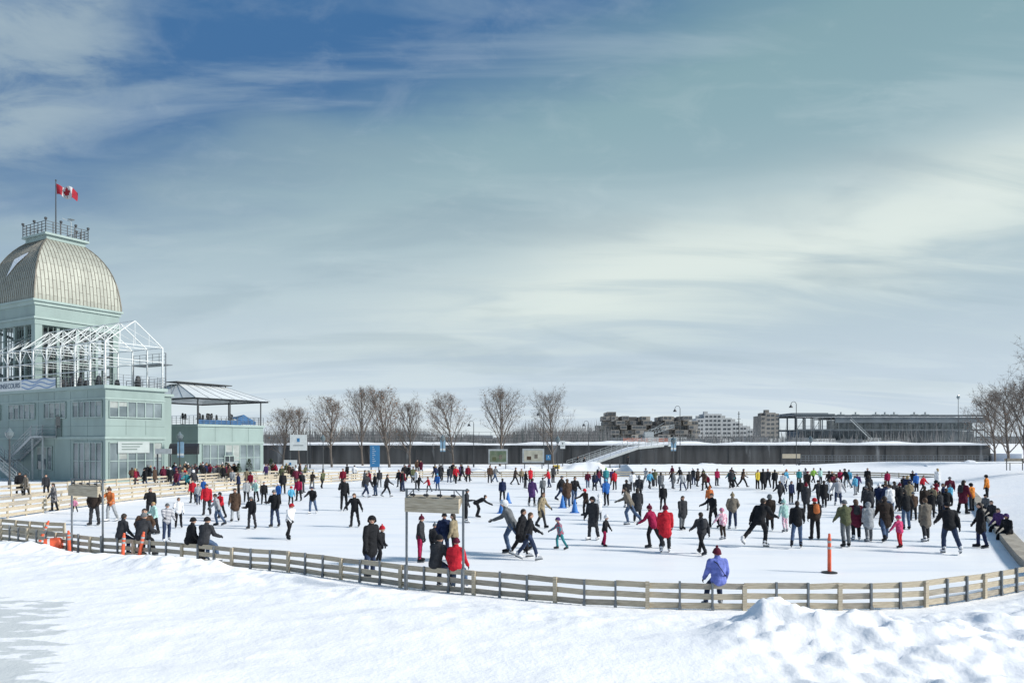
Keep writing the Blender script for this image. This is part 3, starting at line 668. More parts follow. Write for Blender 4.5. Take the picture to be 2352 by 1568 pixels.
def conifer(u,v,h):
    p=gp(u,v); p.z=.08; root=empty('evergreen_shrub',p); mb=MB(); mb.tube((0,0,0),(0,0,h*.8),.06,.02,6); mb.obj('trunk',[M['bark']],root); mb=MB()
    for _ in range(700):
        z=random.random()**.8; r=(1-z)*.33*h*random.uniform(.3,1.1)+.04; a=random.uniform(0,6.28); c=Vector((r*math.cos(a),r*math.sin(a),.12*h+z*h*.88)); d=Vector((math.cos(a),math.sin(a),random.uniform(-.5,.4)))*.16; w=Vector((-math.sin(a),math.cos(a),random.uniform(-.4,.4)))*.05
        mb.add([c-w,c+d,c+w],[(0,1,2)],0)
    mb.obj('crown',[M['ever']],root); top(root,'small dark evergreen shrub in front of the pavilion','shrub','evergreen shrubs by the pavilion')
for u,v,h in[(520,1101,1.9),(572,1102,2.3),(622,1098,2.2),(548,1103,1.8)]: conifer(u,v,h)

# ---------------- main building
def window(parent,loc,rot,w,h,nx,nz=1,fr='green2',gl='glass',t=.10,name='window'):
    mb=MB(); mb.box(0,w,-.03,.02,0,h,1)
    for i in range(nx):
        if random.random()<.45: x=i*w/nx; mb.box(x+.05,x+w/nx-.05,-.045,-.031,h*random.uniform(.35,.75),h-.02,2)
    mb.box(0,w,-.12,.03,h-t,h,0); mb.box(0,w,-.12,.03,0,t,0)
    for i in range(nx+1):
        x=i*w/nx; x0=max(0,x-t/2) ; x1=min(w,x+t/2); mb.box(x0,x1,-.11,.03,t+.001,h-t-.001,0)
    for k in range(1,nz): z=h*k/nz; mb.box(t,w-t,-.09,.02,z-.04,z+.04,0)
    o=mb.obj(name,[M[fr],M[gl],M['blind']],parent,loc,rot); return o
TH=R(60)
B=empty('market_pavilion_tower',(-41.2,75,0),TH)
mb=MB(); mb.box(0,6.6,0,30,-.1,4.55,0); mb.box(0,6.6,0,30,4.80,9.7,0); mb.box(6.6,12.4,7,30,-.1,9.7,0)
for y in (3.1,6.2,9.3,12.4,15.5,18.6,21.7): mb.box(-.012,0,y-.02,y+.02,.5,9.6,1)
for x in(2.2,4.4): mb.box(x-.02,x+.02,-.012,0,5,6.5,1)
for z in(5.9,): mb.box(-.010,0,0,30,z-.015,z+.015,1); mb.box(0,6.6,-.010,0,z-.015,z+.015,1)
mb.obj('wall',[M['green'],M['dgreen']],B)
mb=MB(); mb.box(-.12,6.72,-.12,30,4.551,4.799,0); mb.box(-.25,6.85,-.25,30,9.701,10.05,0); mb.box(6.86,12.6,6.8,30,9.701,10.02,0); mb.box(-.06,0,-.06,30,8.62,8.78,0); mb.box(0.001,6.66,-.06,-.001,8.62,8.78,0); mb.obj('cornice',[M['green2']],B)
window(B,(.35,-.02,6.75),0,5.9,1.75,6)
for y,w,n in((5.7,5.2,5),(11.2,4.2,4),(18.5,5.5,5),(25.5,5.2,5)): window(B,(-.02,y,6.75),R(-90),w,1.75,n)
window(B,(.35,-.02,.35),0,5.9,3.9,6,2); window(B,(-.02,5.6,.35),R(-90),5.1,3.9,5,2); window(B,(-.02,12.6,1.2),R(-90),3,2.6,3,1)
mb=MB(); mb.box(1.2,4.7,-.2,-.13,3.1,4.3,0)
for k,z in enumerate((4.0,3.72,3.44)): mb.box(1.6,3.9-.3*k,-.21,-.201,z,z+.10,1)
mb.obj('sign',[nmat('pale_panel',(.40,.45,.45),.5,.1,1),M['dgreen']],B)
mb=MB(); mb.box(0,1.1,-.1,.02,0,2.3,0); mb.box(.12,.98,-.12,-.1,.9,2.15,1); mb.obj('door',[M['dgreen'],M['glassd']],B,(-.02,8.9,4.85),R(-90))
def railing(mb,pts,z,h,step=1.2,w=.05,bars=3):
    for a,b in zip(pts,pts[1:]):
        a=Vector((a[0],a[1],z));b=Vector((b[0],b[1],z)); n=max(1,round((b-a).length/step))
        for i in range(n+1): p=a.lerp(b,i/n); mb.beam(p,p+Vector((0,0,h)),w)
        for k in range(bars): zz=Vector((0,0,h*(k+1)/bars)); mb.beam(a+zz,b+zz,w*.7)
mb=MB(); railing(mb,[(-.1,24),(-.1,-.1),(6.7,-.1),(6.7,7),(12.4,7)],10.05,1.15,1.0,.045,4); mb.obj('railing',[M['steel']],B)
mb=MB(); ez,rz_=14.5,17.0
ysf=[.2,2.9,5.6,8.3,11,13.7,16.4,19.1,21.8]
for y in ysf:
    for x in(.1,6.5): mb.beam((x,y,10.05),(x,y,ez),.13)
    mb.beam((.1,y,ez),(3.3,y,rz_),.09); mb.beam((6.5,y,ez),(3.3,y,rz_),.09); mb.beam((.1,y,ez),(6.5,y,ez),.08); mb.beam((3.3,y,ez),(3.3,y,rz_),.05)
    mb.beam((.1,y,12.9),(6.5,y,12.9),.065); mb.beam((1.7,y,ez),(1.7,y,ez+1.2),.045); mb.beam((4.9,y,ez),(4.9,y,ez+1.2),.045)
for a,b in zip(ysf,ysf[1:]):
    for x,z in((.1,ez),(6.5,ez),(3.3,rz_),(.1,12.9),(6.5,12.9),(.1,11.6)): mb.beam((x,a,z),(x,b,z),.08)
    mb.beam((.1,a,ez),(3.3,b,rz_),.055); mb.beam((.1,b,ez),(3.3,a,rz_),.055); mb.beam((.1,a,12.9),(.1,(a+b)/2,ez),.055); mb.beam((.1,b,12.9),(.1,(a+b)/2,ez),.055)
    mb.beam((6.5,a,ez),(3.3,b,rz_),.055)
mb.obj('roof_frame',[M['white']],B)
mb=MB(); railing(mb,[(6.9,.2),(6.9,6)],12.9,1.1); mb.beam((6.9,.2,10),(6.9,.2,14),.08); mb.beam((6.9,6,10),(6.9,6,14),.08); mb.box(6.85,8.3,1,6,12.8,12.9); mb.obj('balcony',[M['steel']],B)
for i in range(10):
    x,y=random.uniform(.6,6),random.uniform(.5,16); mb=MB(); mb.lathe([(.28,0),(.34,.6),(.3,.62)],n=10); mb.caps((0,0,.75),(0,0,1.1),.3,.22,n=8); mb.obj('planter',[M['black']],B,(x,y,10.05))
mb=MB(); n=60
for i in range(n):
    y0=8.5+i*(27-8.5)/n; y1=8.5+(i+1)*(27-8.5)/n; mb.add([(-.3,y0,10.0),(-.3,y1,10.0),(-.3,y1,11.15),(-.3,y0,11.15)],[(0,1,2,3)],0)
    for k,off_ in enumerate((.25,.6,.95)):
        if y0<15.2:
            f=lambda y:10.0+off_+.16*math.sin(y*1.7+k)
            mb.add([(-.306,y0,f(y0)-.07),(-.306,y1,f(y1)-.07),(-.306,y1,f(y1)+.08),(-.306,y0,f(y0)+.08)],[(0,1,2,3)],1)
mb.obj('banner',[M['white'],nmat('pale_blue_print',(.22,.32,.50),.7,.1,2)],B)
tm=nmat('lettering_blue',(.14,.18,.25),.7,.1,3)
t=textmesh('BONSECOURS',.80,tm,B,(0,0,0),(R(90),0,R(-90))); wdt=max(v.co.x for v in t.data.vertices); t.location=(-.33,15.6+wdt,10.3)
tx,ty,ts=1.86,16.8,10.2; cx,cy=tx+ts/2,ty+ts/2
mb=MB()
for i in range(5):
    for j in range(5):
        if i in(0,4) or j in(0,4):
            w=.40 if (i in(0,4) and j in(0,4)) else .16
            x=tx+.45+(ts-.9)*i/4; y=ty+.45+(ts-.9)*j/4; mb.box(x-w,x+w,y-w,y+w,10.03,17.85)
mb.obj('column_ring',[M['green']],B)
mb=MB(); mb.box(tx+.3,tx+ts-.3,ty+.3,ty+ts-.3,13.6,13.9,0)
for i in range(1,16):
    if i%4:
        x=tx+.45+(ts-.9)*i/16; mb.box(x-.04,x+.04,ty+.25,ty+.33,10.05,17.8,0); y=ty+.45+(ts-.9)*i/16; mb.box(tx+.25,tx+.33,y-.04,y+.04,10.05,17.8,0)
for z in(12,16.2): mb.box(tx+.2,tx+.3,ty+.9,ty+ts-.9,z,z+.12,0); mb.box(tx+.9,tx+ts-.9,ty+.2,ty+.3,z,z+.12,0)
mb.obj('mullion',[M['dgreen']],B)
mb=MB(); mb.box(tx+2.0,tx+ts-3.0,ty+2.6,ty+ts-2.0,10.02,17.85,0); mb.obj('tower_core',[M['glassd']],B)
mb=MB()
for k in range(3): z=10.1+k*2.5; mb.beam((tx+.9,ty+.7,z),(tx+ts-.9,ty+.7,z+2.4),.14,.3); mb.beam((tx+.7,ty+ts-.9,z+2.4),(tx+.7,ty+.9,z),.14,.3)
mb.obj('stair_flight',[M['darksteel']],B)
mb=MB(); mb.box(tx,tx+ts,ty,ty+ts,17.86,18.5,0); mb.box(tx-.15,tx+ts+.15,ty-.15,ty+ts+.15,18.501,18.75,1); mb.box(tx+.05,tx+ts-.05,ty+.05,ty+ts-.05,18.751,20.1,0); mb.box(tx-.1,tx+ts+.1,ty-.1,ty+ts+.1,20.101,20.5,1); mb.box(tx-.3,tx+ts+.3,ty-.3,ty+ts+.3,20.501,20.75,1); mb.obj('entablature',[M['green'],M['green2']],B)
prof=[(1.0,0),(.995,.08),(.975,.2),(.95,.32),(.915,.44),(.865,.56),(.80,.67),(.72,.77),(.63,.86),(.54,.93),(.43,1.0)]
z0,z1=20.75,28.7; hw=ts/2+.12
mb=MB(); sm=MB()
for f in range(4):
    a=f*math.pi/2; Mx=Matrix.Translation((cx,cy,0))@Matrix.Rotation(a,4,'Z'); ns=24
    for pi_,((w0,h0),(w1,h1)) in enumerate(zip(prof,prof[1:])):
        za,zb=z0+(z1-z0)*h0,z0+(z1-z0)*h1
        vs=[Mx@Vector(q) for q in((-hw*w0,-hw*w0,za),(hw*w0,-hw*w0,za),(hw*w1,-hw*w1,zb),(-hw*w1,-hw*w1,zb))]; mb.add(vs,[(0,1,2,3)],0)
        for i in range(ns+1):
            x=hw*(-1+2*i/ns)
            if abs(x)<=hw*w1+1e-6: sm.beam(Mx@Vector((x,-hw*w0-.02,za)),Mx@Vector((x,-hw*w1-.02,zb)),.05,.06)
            elif abs(x)<=hw*w0:
                tt=(hw*w0-abs(x))/(hw*(w0-w1)); ww=w0+(w1-w0)*tt; sm.beam(Mx@Vector((x,-hw*w0-.02,za)),Mx@Vector((x,-hw*ww-.02,za+(zb-za)*tt)),.05,.06)
            if i<ns and abs(x)<hw*w0 and abs(x+2*hw/ns)<hw*w0 and (i+pi_)%2==0: sm.beam(Mx@Vector((x,-hw*w0-.01,za)),Mx@Vector((x+2*hw/ns,-hw*w0-.01,za)),.025,.03)
        sm.beam(Mx@Vector((-hw*w0,-hw*w0,za)),Mx@Vector((-hw*w1,-hw*w1,zb)),.14)
mb.obj('dome',[M['dome']],B); sm.obj('roof_seam',[M['seam']],B)
mb=MB(); mb.add([Vector((cx-hw*.93-.06,cy+1.6,z0+3.2)),Vector((cx-hw*.80-.1,cy+1.0,z0+5.4)),Vector((cx-hw*.70-.1,cy-.8,z0+6.1)),Vector((cx-hw*.74-.12,cy-1.6,z0+5.9)),Vector((cx-hw*.86-.1,cy-.2,z0+4.7))],[(0,1,2,3,4)],0); mb.obj('snow_patch',[M['snowcap']],B)
pw=hw*.43+.1
mb=MB(); mb.box(cx-pw,cx+pw,cy-pw,cy+pw,z1-.05,z1+.45,0); mb.box(cx-pw-.3,cx+pw+.3,cy-pw-.3,cy+pw+.3,z1+.451,z1+.7,1); mb.obj('platform',[M['green'],M['green2']],B)
mb=MB(); q=pw+.2; railing(mb,[(cx-q,cy-q),(cx+q,cy-q),(cx+q,cy+q),(cx-q,cy+q),(cx-q,cy-q)],z1+.7,1.35,.8,.07,4); mb.obj('railing',[M['darksteel']],B)
for x,y in((-q,-q),(-q*.3,-q),(q*.4,-q),(q,-q),(-q,0),(q,0),(-q,q)):
    mb=MB(); mb.beam((0,0,0),(0,0,1.5),.05); mb.lathe([(.06,1.4),(.15,1.5),(.17,1.7),(.1,1.75)],n=8); mb.obj('floodlight',[M['darksteel']],B,(cx+x,cy+y,z1+.7))
mb=MB(); mb.beam((0,0,0),(0,0,2.3),.06); mb.beam((0,0,2.3),(-.9,.3,2.6),.05); mb.lathe([(.05,2.45),(.4,2.6),(.42,2.62)],c=(.0,0,0),n=10); mb.obj('antenna',[M['palesteel']],B,(cx+1.2,cy-1.2,z1+.7))
mb=MB(); mb.tube((0,0,0),(0,0,7.3),.09,.05,8); mb.caps((0,0,7.35),(0,0,7.37),.1,.1,n=8); mb.obj('flagpole',[M['darksteel']],B,(cx,cy,z1+.7))
top(B,'pale green pavilion with square metal-domed tower and open terrace','building')
Mw=Matrix.Translation((-41.2,75,0))@Matrix.Rotation(TH,4,'Z'); pp=Mw@Vector((cx,cy,0))
FW,FH=2.9,1.3; nX,nZ=56,12; zt=z1+.7+6.85
def fpos(s,t,o=0):
    return Vector((.1+s*FW*.80+.10*math.sin(s*11),-.42*math.sin(s*10+t*1.6)*(.25+s)-o,-FH+t*FH-.62*s**1.3+.13*math.sin(s*8+1+t*1.5)))
mb=MB()
for i in range(nX):
    for k in range(nZ):
        s0,s1,t0,t1=i/nX,(i+1)/nX,k/nZ,(k+1)/nZ; mb.add([fpos(s0,t0),fpos(s1,t0),fpos(s1,t1),fpos(s0,t1)],[(0,1,2,3)],0 if (s0<.249 or s0>=.749) else 1)
flag=mb.obj('flag',[M['red'],nmat('flag_white',(.50,.50,.52),.8,.1,3)],None,(pp.x,pp.y,zt),R(12))
half=[(0,1),(.19,.64),(.38,.74),(.28,.22),(.50,.44),(.56,.30),(.82,.34),(.74,.12),(.84,.04),(.42,-.30),(.48,-.46),(.05,-.40),(.05,-.88)]
lf=half+[(-x,y) for x,y in half[::-1] if x>0]
for sgn in(-1,1):
    mb=MB(); vs=[fpos(.5+x*.46*FH/FW,.5+y*.46,sgn*.04) for x,y in lf]; ctr=fpos(.5,.47,sgn*.04); mb.add([ctr]+vs,[(0,i+1,(i+1)%len(vs)+1) for i in range(len(vs))],0); mb.obj('maple_leaf',[M['red']],flag)
top(flag,'red and white flag with maple leaf flying from the flagpole','flag')
ST=empty('outdoor_staircase',(-41.2,75,0),TH)
def flight(name,y0,z0_,y1,z1_,x0,x1):
    n=int(abs(z1_-z0_)/.19); mb=MB()
    for i in range(n): f=i/n; y=y0+(y1-y0)*f; z=z0_+(z1_-z0_)*f; mb.box(x0,x1,min(y,y+(y1-y0)/n),max(y,y+(y1-y0)/n),z+.12,z+.17)
    mb.beam((x0,y0,z0_),(x0,y1,z1_),.06,.28); mb.beam((x1,y0,z0_),(x1,y1,z1_),.06,.28); mb.obj(name,[M['palesteel']],ST)
    mb=MB()
    for x in(x0,x1):
        for k in(.4,.75,1.1): mb.beam((x,y0,z0_+k),(x,y1,z1_+k),.05)
        for i in range(0,n+1,3): f=i/n; mb.beam((x,y0+(y1-y0)*f,z0_+(z1_-z0_)*f),(x,y0+(y1-y0)*f,z0_+(z1_-z0_)*f+1.1),.045)
    mb.obj('handrail',[M['palesteel']],ST)
flight('stair_flight',15.6,2.3,10.8,4.9,-1.5,-.3); flight('stair_flight',15.6,2.3,20.5,4.6,-3.2,-1.9); flight('stair_flight',10.5,0,15.6,2.3,-3.2,-1.9)
mb=MB(); mb.box(-3.3,-.2,15.61,17,2.1,2.3)
for x,y in((-3.2,15.7),(-3.2,16.9),(-.4,16.9)): mb.beam((x,y,0),(x,y,2.1),.12)
mb.obj('landing',[M['palesteel']],ST)
mb=MB(); mb.box(-1.6,-.2,8.6,10.79,4.7,4.9); railing(mb,[(-1.6,10.8),(-1.6,8.6),(-.2,8.6)],4.9,1.1)
for x,y in((-1.5,8.7),(-1.5,10.7)): mb.beam((x,y,0),(x,y,4.7),.12)
mb.obj('landing',[M['palesteel']],ST); top(ST,'grey steel zigzag staircase against the green pavilion','staircase')

# ---------------- low pavilion
Q=empty('terrace_pavilion',(-40.3,95,0),TH)
mb=MB(); mb.box(0,10.6,0,14,-.1,6.3,0)
for x in(2.6,5.3,8): mb.box(x-.02,x+.02,-.012,0,4.3,6.3,1)
mb.obj('wall',[M['green'],M['dgreen']],Q)
mb=MB(); mb.box(-.15,10.75,-.15,14,6.301,6.6,0); mb.box(-.08,10.68,-.08,-.001,4.1,4.3,0); mb.box(-.08,-.001,0,14,4.1,4.3,0); mb.obj('cornice',[M['green2']],Q)
window(Q,(.6,-.02,.3),0,9.4,3.7,8,2)
mb=MB(); mb.box(0,1.6,-.12,.02,0,2.4,0); mb.box(.1,.75,-.13,-.12,.2,2.3,1); mb.box(.85,1.5,-.13,-.12,.2,2.3,1); mb.obj('door',[M['green2'],M['glassd']],Q,(3.9,-.1,.1),0)
mb=MB(); railing(mb,[(0,14),(0,0),(10.6,0),(10.6,14)],6.6,1.1,.9,.045,4); mb.obj('railing',[M['steel']],Q)
mb=MB(); mb.box(.3,7,.25,.5,6.62,7.2,0); mb.add([(6.5,.6,7.3),(9.8,.6,7.1),(8.4,1.4,8.1),(7.6,3,7.7),(6.5,.6,6.7),(9.8,.6,6.7)],[(0,1,2),(0,2,3),(1,3,2),(0,4,5,1)],0); mb.obj('tarpaulin',[M['tarp']],Q)
mb=MB()
for x in(.2,5.2,10.4):
    for y in(.3,7,13.7): mb.beam((x,y,6.6),(x,y,10),.12)
mb.beam((-.6,.3,9.9),(11.2,.3,9.9),.08,.2); mb.beam((-.6,13.7,9.9),(11.2,13.7,9.9),.08,.2)
for x in(-.6,11.2): mb.beam((x,-.3,9.9),(x,14,9.9),.08,.2)
mb.obj('canopy_frame',[M['darksteel']],Q)
mb=MB(); e=[(-.8,-.5,10),(11.4,-.5,10),(11.4,14.4,10),(-.8,14.4,10)]; r=[(1.6,6.2,12.1),(9.2,6.2,12.1),(9.2,7.6,12.1),(1.6,7.6,12.1)]
mb.add(e+r,[(0,1,5,4),(1,2,6,5),(2,3,7,6),(3,0,4,7),(4,5,6,7)],0)
for i in range(7):
    t=i/6; dz=Vector((0,0,.02)); mb.beam(Vector(e[0]).lerp(Vector(e[1]),t)+dz,Vector(r[0]).lerp(Vector(r[1]),t)+dz,.035,.035,1); mb.beam(Vector(e[3]).lerp(Vector(e[0]),t)+dz,Vector(r[3]).lerp(Vector(r[0]),t)+dz,.035,.035,1)
mb.obj('canopy_roof',[M['rwhite'],M['steel']],Q)
mb=MB(); mb.box(1.0,9.9,5.6,8.0,12.3,12.42,0)
for x in(1.6,4.1,6.7,9.2): mb.beam((x,6.2,12.1),(x,6.2,12.3),.1)
mb.obj('roof_vent',[M['darksteel']],Q)
for i in range(14):
    x,y=random.uniform(.8,9.8),random.uniform(1.2,8); mb=MB(); mb.lathe([(.25,0),(.25,.05),(.04,.1),(.04,.75),(.4,.78),(.4,.82)],n=8); mb.caps((0,0,1),(0,0,1.4),.18,.14,n=8); mb.obj('table',[M['black']],Q,(x,y,6.62))
top(Q,'low pale green pavilion with rooftop terrace under a peaked canopy','building')
mb=MB(); W_=3.1; arc=[(-1.5*math.sin(R(a)),1.25*math.cos(R(a))) for a in range(0,91,15)]
for (y0,z0a),(y1,z1a) in zip(arc,arc[1:]): mb.add([(0,y0,z0a),(W_,y0,z0a),(W_,y1,z1a),(0,y1,z1a)],[(0,1,2,3)],0)
for x in(0,W_): mb.add([(x,0,0)]+[(x,y,z) for y,z in arc],[(0,i+1,i+2) for i in range(len(arc)-1)],0)
for x in(.05,W_-.05): mb.beam((x,-1.45,0),(x,-1.45,-2.75),.07)
o=mb.obj('awning',[M['black']],None,(at(392,0,86).x,86,2.85),R(15)); top(o,'black curved fabric awning over the pavilion entrance','awning')

# ---------------- quay wall & beyond
def lumpy(name,x0,x1,y0,y1,h,base,label,seed,n=70,m=14,mat='snowcap'):
    V=[]
    for j in range(m+1):
        for i in range(n+1):
            s,t=i/n,j/m; x=x0+(x1-x0)*s; y=y0+(y1-y0)*t
            e=min(1,math.sin(math.pi*t)**.6)*min(1,(math.sin(math.pi*s)*3)) ; q=.55+.45*noise.fractal(Vector((x*.13,y*.25,seed)),1,2,5)*1.3
            V.append((x,y,base+max(0,h*e*q)-.02))
    Fs=[(j*(n+1)+i,j*(n+1)+i+1,(j+1)*(n+1)+i+1,(j+1)*(n+1)+i) for j in range(m) for i in range(n)]
    me=bpy.data.meshes.new(name); me.from_pydata(V,[],Fs); me.materials.append(M[mat]); me.polygons.foreach_set('use_smooth',[True]*len(Fs)); o=mk(name,me); struct(o); o['label']=label; return o
YW=142
xa=at(596,0,YW).x; xb=at(2275,0,YW).x
W=empty('quay_wall',(xa,YW,0)); mb=MB(); mb.box(0,xb-xa,0,3,-.2,3.75,0)
mb.obj('wall',[M['wallc']],W); mb=MB(); mb.box(-.2,xb-xa+.2,-.3,3.2,3.751,4.1,0); mb.obj('coping',[M['snowcap']],W)
for i in range(1,14): mb=MB(); mb.box(-.12,.12,-.1,-.01,-.1,3.7); mb.obj('pilaster',[M['wallc']],W,((xb-xa)*i/14,0,0))
top(W,'long dark stained concrete quay wall capped with snow','wall')
mb=MB(); mb.box(xa-150,xb+60,YW+3.3,2400,3.0,4.0,0); mb.box(xb+.5,xb+250,YW-8,YW+3.1,-.1,2.2,0); struct(mb.obj('far_bank',[M['snow']]))
for x0,x1,y,h,b,s in[(-45,-5,YW+1.5,.5,4.05,1),(0,40,YW+1.5,.6,4.05,2),(38,92,YW+1.5,.5,4.05,5)]: lumpy('snow_bank',x0,x1,y-2,y+4,h,b,'snow ridge on top of the quay wall',s,90)
for u0,u1,v,h,s in[(1060,1420,1084,1.4,3),(1480,1860,1090,1.6,7),(1880,2230,1092,1.4,9),(700,1010,1086,.9,12),(2120,2330,1096,2.0,15)]:
    a=gp(u0,v);b=gp(u1,v); lumpy('snow_bank',a.x,b.x,a.y-3,a.y+8,h,.05,'ploughed snow bank behind the rink',s,100)
def rail_thing(p0,p1,h,step,label,mat='darksteel',bars=3,w=.09):
    r=empty('metal_railing',p0); d=Vector(p1)-Vector(p0); mb=MB(); n=max(1,int(d.length/step))
    for i in range(n+1): q=d*(i/n); mb.beam(q,q+Vector((0,0,h)),w)
    for k in range(bars): mb.beam(Vector((0,0,h*(k+1)/bars)),d+Vector((0,0,h*(k+1)/bars)),w*.6)
    mb.obj('rail',[M[mat]],r); top(r,label,'railing','metal railings by the quay')
rail_thing((at(610,0,150).x,150,4.0),(at(1400,0,150).x,150,4.0),2.4,2.4,'dark mesh railing on top of the quay',w=.07,bars=4)
rail_thing((at(1480,0,152).x,152,4.0),(at(1840,0,152).x,152,4.0),1.4,2.4,'dark railing on top of the quay')
RB=empty('footbridge',at(1312,1079,118)); RB.location.z=0
mb=MB(); pts=[Vector((0,0,.15)),Vector((10.5,4,3.5)),Vector((15,6,3.9)),Vector((20,22,4.1))]
for a,b in zip(pts,pts[1:]): mb.beam(a,b,3.2,.12,0)
mb.obj('deck',[M['snowcap']],RB); mb=MB()
for a,b in zip(pts,pts[1:]):
    for s in(-1.7,1.7):
        d=(b-a).normalized(); sx=d.cross(Vector((0,0,1))).normalized()*s
        n=max(2,int((b-a).length/1.0))
        for i in range(n+1): q=a.lerp(b,i/n)+sx; mb.beam(q,q+Vector((0,0,1.15)),.05)
        for k in(.4,.8,1.15): mb.beam(a+sx+Vector((0,0,k)),b+sx+Vector((0,0,k)),.05)
        mb.beam(a+sx-Vector((0,0,.15)),b+sx-Vector((0,0,.15)),.12,.35)
mb.obj('handrail',[M['palesteel']],RB)
for i in range(5): a=.3+i*.16; q=pts[0].lerp(pts[1],a); mb=MB(); mb.beam((0,0,-.05),(0,0,q.z-.1),.15); mb.obj('pier',[M['darksteel']],RB,(q.x,q.y,0))
for x in(12,14.5): mb=MB(); mb.beam((0,0,-.05),(0,0,3.6),.3); mb.obj('pier',[M['darksteel']],RB,(x,5,0))
top(RB,'snow-covered footbridge ramp with pale metal railings','footbridge')
GB=empty('basin_gangway',(at(1840,0,128).x,128,0)); Lg=at(2270,0,128).x-GB.location.x; mb=MB(); mb.box(0,Lg,0,1.6,.45,.8); mb.obj('deck',[M['darksteel']],GB)
mb=MB()
for y in(0.1,1.5):
    n=24
    for i in range(n+1): mb.beam((Lg*i/n,y,.8),(Lg*i/n,y,2.0),.07)
    for z in(1.2,1.6,2.0): mb.beam((0,y,z),(Lg,y,z),.06)
for i in range(7): mb.beam((Lg*i/6,.8,-.1),(Lg*i/6,.8,.45),.25)
mb.obj('railing',[M['steel']],GB); top(GB,'low dark steel gangway with railings below the quay wall','gangway')
mb=MB(); c=at(1490,1000,200)
def truss(mb,a,b,w=1.0,n=8,t=.12):
    a=Vector(a);b=Vector(b); o2=Vector((0,0,w))
    mb.beam(a,b,t);mb.beam(a+o2,b+o2*.4,t)
    for i in range(n): p=a.lerp(b,i/n);q=a.lerp(b,(i+1)/n); mb.beam(p,q+o2*(1-.6*(i+1)/n),t*.6); mb.beam(p+o2*(1-.6*i/n),p,t*.6)
truss(mb,(0,0,2),(7,0,4.4),1.6); truss(mb,(0,0,2),(-4,0,.5),1.2,5)
mb.box(-1.2,1.2,-1,1,.6,3.0); mb.box(-2,2,-1.4,1.4,-.2,.6); mb.beam((0,0,3),(4,0,5.4),.1)
o=mb.obj('crane',[M['palesteel']],None,(c.x,200,4.2)); top(o,'small grey lattice-boom crane beyond the quay','crane')
mb=MB()
for i in range(10):
    mb.beam((i*1.0,0,0),(i*1.0,0,1.3),.06)
    for k in range(4): mb.box(i*1.0+.04,i*1.0+.96,0,.03,.25+k*.25,.37+k*.25)
o=mb.obj('safety_barrier',[M['net']],None,(at(1432,0,165).x,165,4.1)); top(o,'orange safety barrier netting at the quay edge','barrier')

# ---------------- distant buildings
UB=MB(); UB.box(0,1,0,1,0,1); UNIT=UB.mesh('window',[nmat('distant_glass',(.07,.08,.09),.3,.3,.4)])
class Wins:
    def __init__(s,root): s.r=root; s.n=0; s.mb=MB()
    def add(s,x0,x1,y0,y1,z0,z1):
        s.n+=1
        if s.n<=95: o=mk('window',UNIT,s.r,(x0,y0,z0)); o.scale=(x1-x0,y1-y0,z1-z0)
        else: s.mb.box(x0,x1,y0,y1,z0,z1)
    def done(s):
        if s.mb.v: o=s.mb.obj('window',[UNIT.materials[0]],s.r); o['kind']='stuff'
YH=480; hx0=at(1375,0,YH).x
Hb=empty('stacked_apartment_complex',(hx0,YH,4)); mb=MB(); wn=Wins(Hb); random.seed(5)
wtot=at(1600,0,YH).x-hx0; cell=3.7; ncol=int(wtot/cell)
ph=[5,6,7,6,6,5,6,6,7,6,5,5,6,6,5,6,6,5,5]
for i in range(ncol):
    hcol=ph[min(len(ph)-1,int(i*len(ph)/ncol))]+random.choice([0,0,-1])
    for k in range(hcol):
        for dep in(0,1,2):
            if random.random()<.10: continue
            x=i*cell+random.choice([-1.2,0,1.0])+random.random()*.2; y=random.choice([0,3,-3,5])+dep*8+random.random()*.3; z=k*3.0+random.random()*.05
            w=random.choice([4.2,5.6]); mb.box(x,x+w,y,y+9,z,z+2.75,random.choice([0,0,1,2]))
            if dep==0:
                wn.add(x+.6,x+w*.5,y-.15,y-.01,z+.7,z+2.2)
                if random.random()<.5: wn.add(x+w*.62,x+w-.3,y-.15,y-.01,z+.7,z+2.2)
mb.obj('apartment_block',[M['brick'],nmat('warm_concrete',(.34,.31,.27),.85,.2,.1),nmat('dark_concrete',(.15,.145,.14),.85,.2,.1)],Hb); wn.done(); top(Hb,'stacked concrete box apartment complex with irregular terraces','building')  # three concrete tones, the darkest a plain grey, dealt to boxes at random
def dist_building(u0,u1,vt,Y,name,label,steps,mat='conc'):
    x0=at(u0,0,Y).x;x1=at(u1,0,Y).x; root=empty(name,(x0,Y,4)); Wd=x1-x0; zt=H-(vt-HZ)/F*Y-4; mb=MB();wn=Wins(root)
    for a,b,hh in steps:
        mb.box(Wd*a,Wd*b-.02,0,18,0,zt*hh,0); mb.box(Wd*a+1,Wd*a+4,4,8,zt*hh+.01,zt*hh+2.2,0); nz=int(zt*hh/3.2); nxw=max(2,int(Wd*(b-a)/3.6))
        for k in range(nz-1,-1,-1):
            for i in range(nxw):
                ww=(Wd*(b-a)-1)/nxw; h_=(zt*hh-.6)/nz; xx=Wd*a+.5+ww*i; zz=h_*k; wn.add(xx+ww*.17,xx+ww*.83,-.12,-.01,zz+h_*.27,zz+h_*.73)
    mb.obj('wall',[M[mat]],root); wn.done(); top(root,label,'building')
dist_building(1600,1745,950,620,'apartment_building','pale terraced apartment block on the far shore',[(0,.12,.85),(.12,.40,1.0),(.40,.56,.86),(.56,.68,.74),(.68,.8,.6),(.8,.9,.5),(.9,1,.38)])
dist_building(1748,1790,947,560,'apartment_tower','grey apartment tower on the far shore',[(0,.25,.9),(.25,.8,1.0),(.8,1,.88)],'brick')
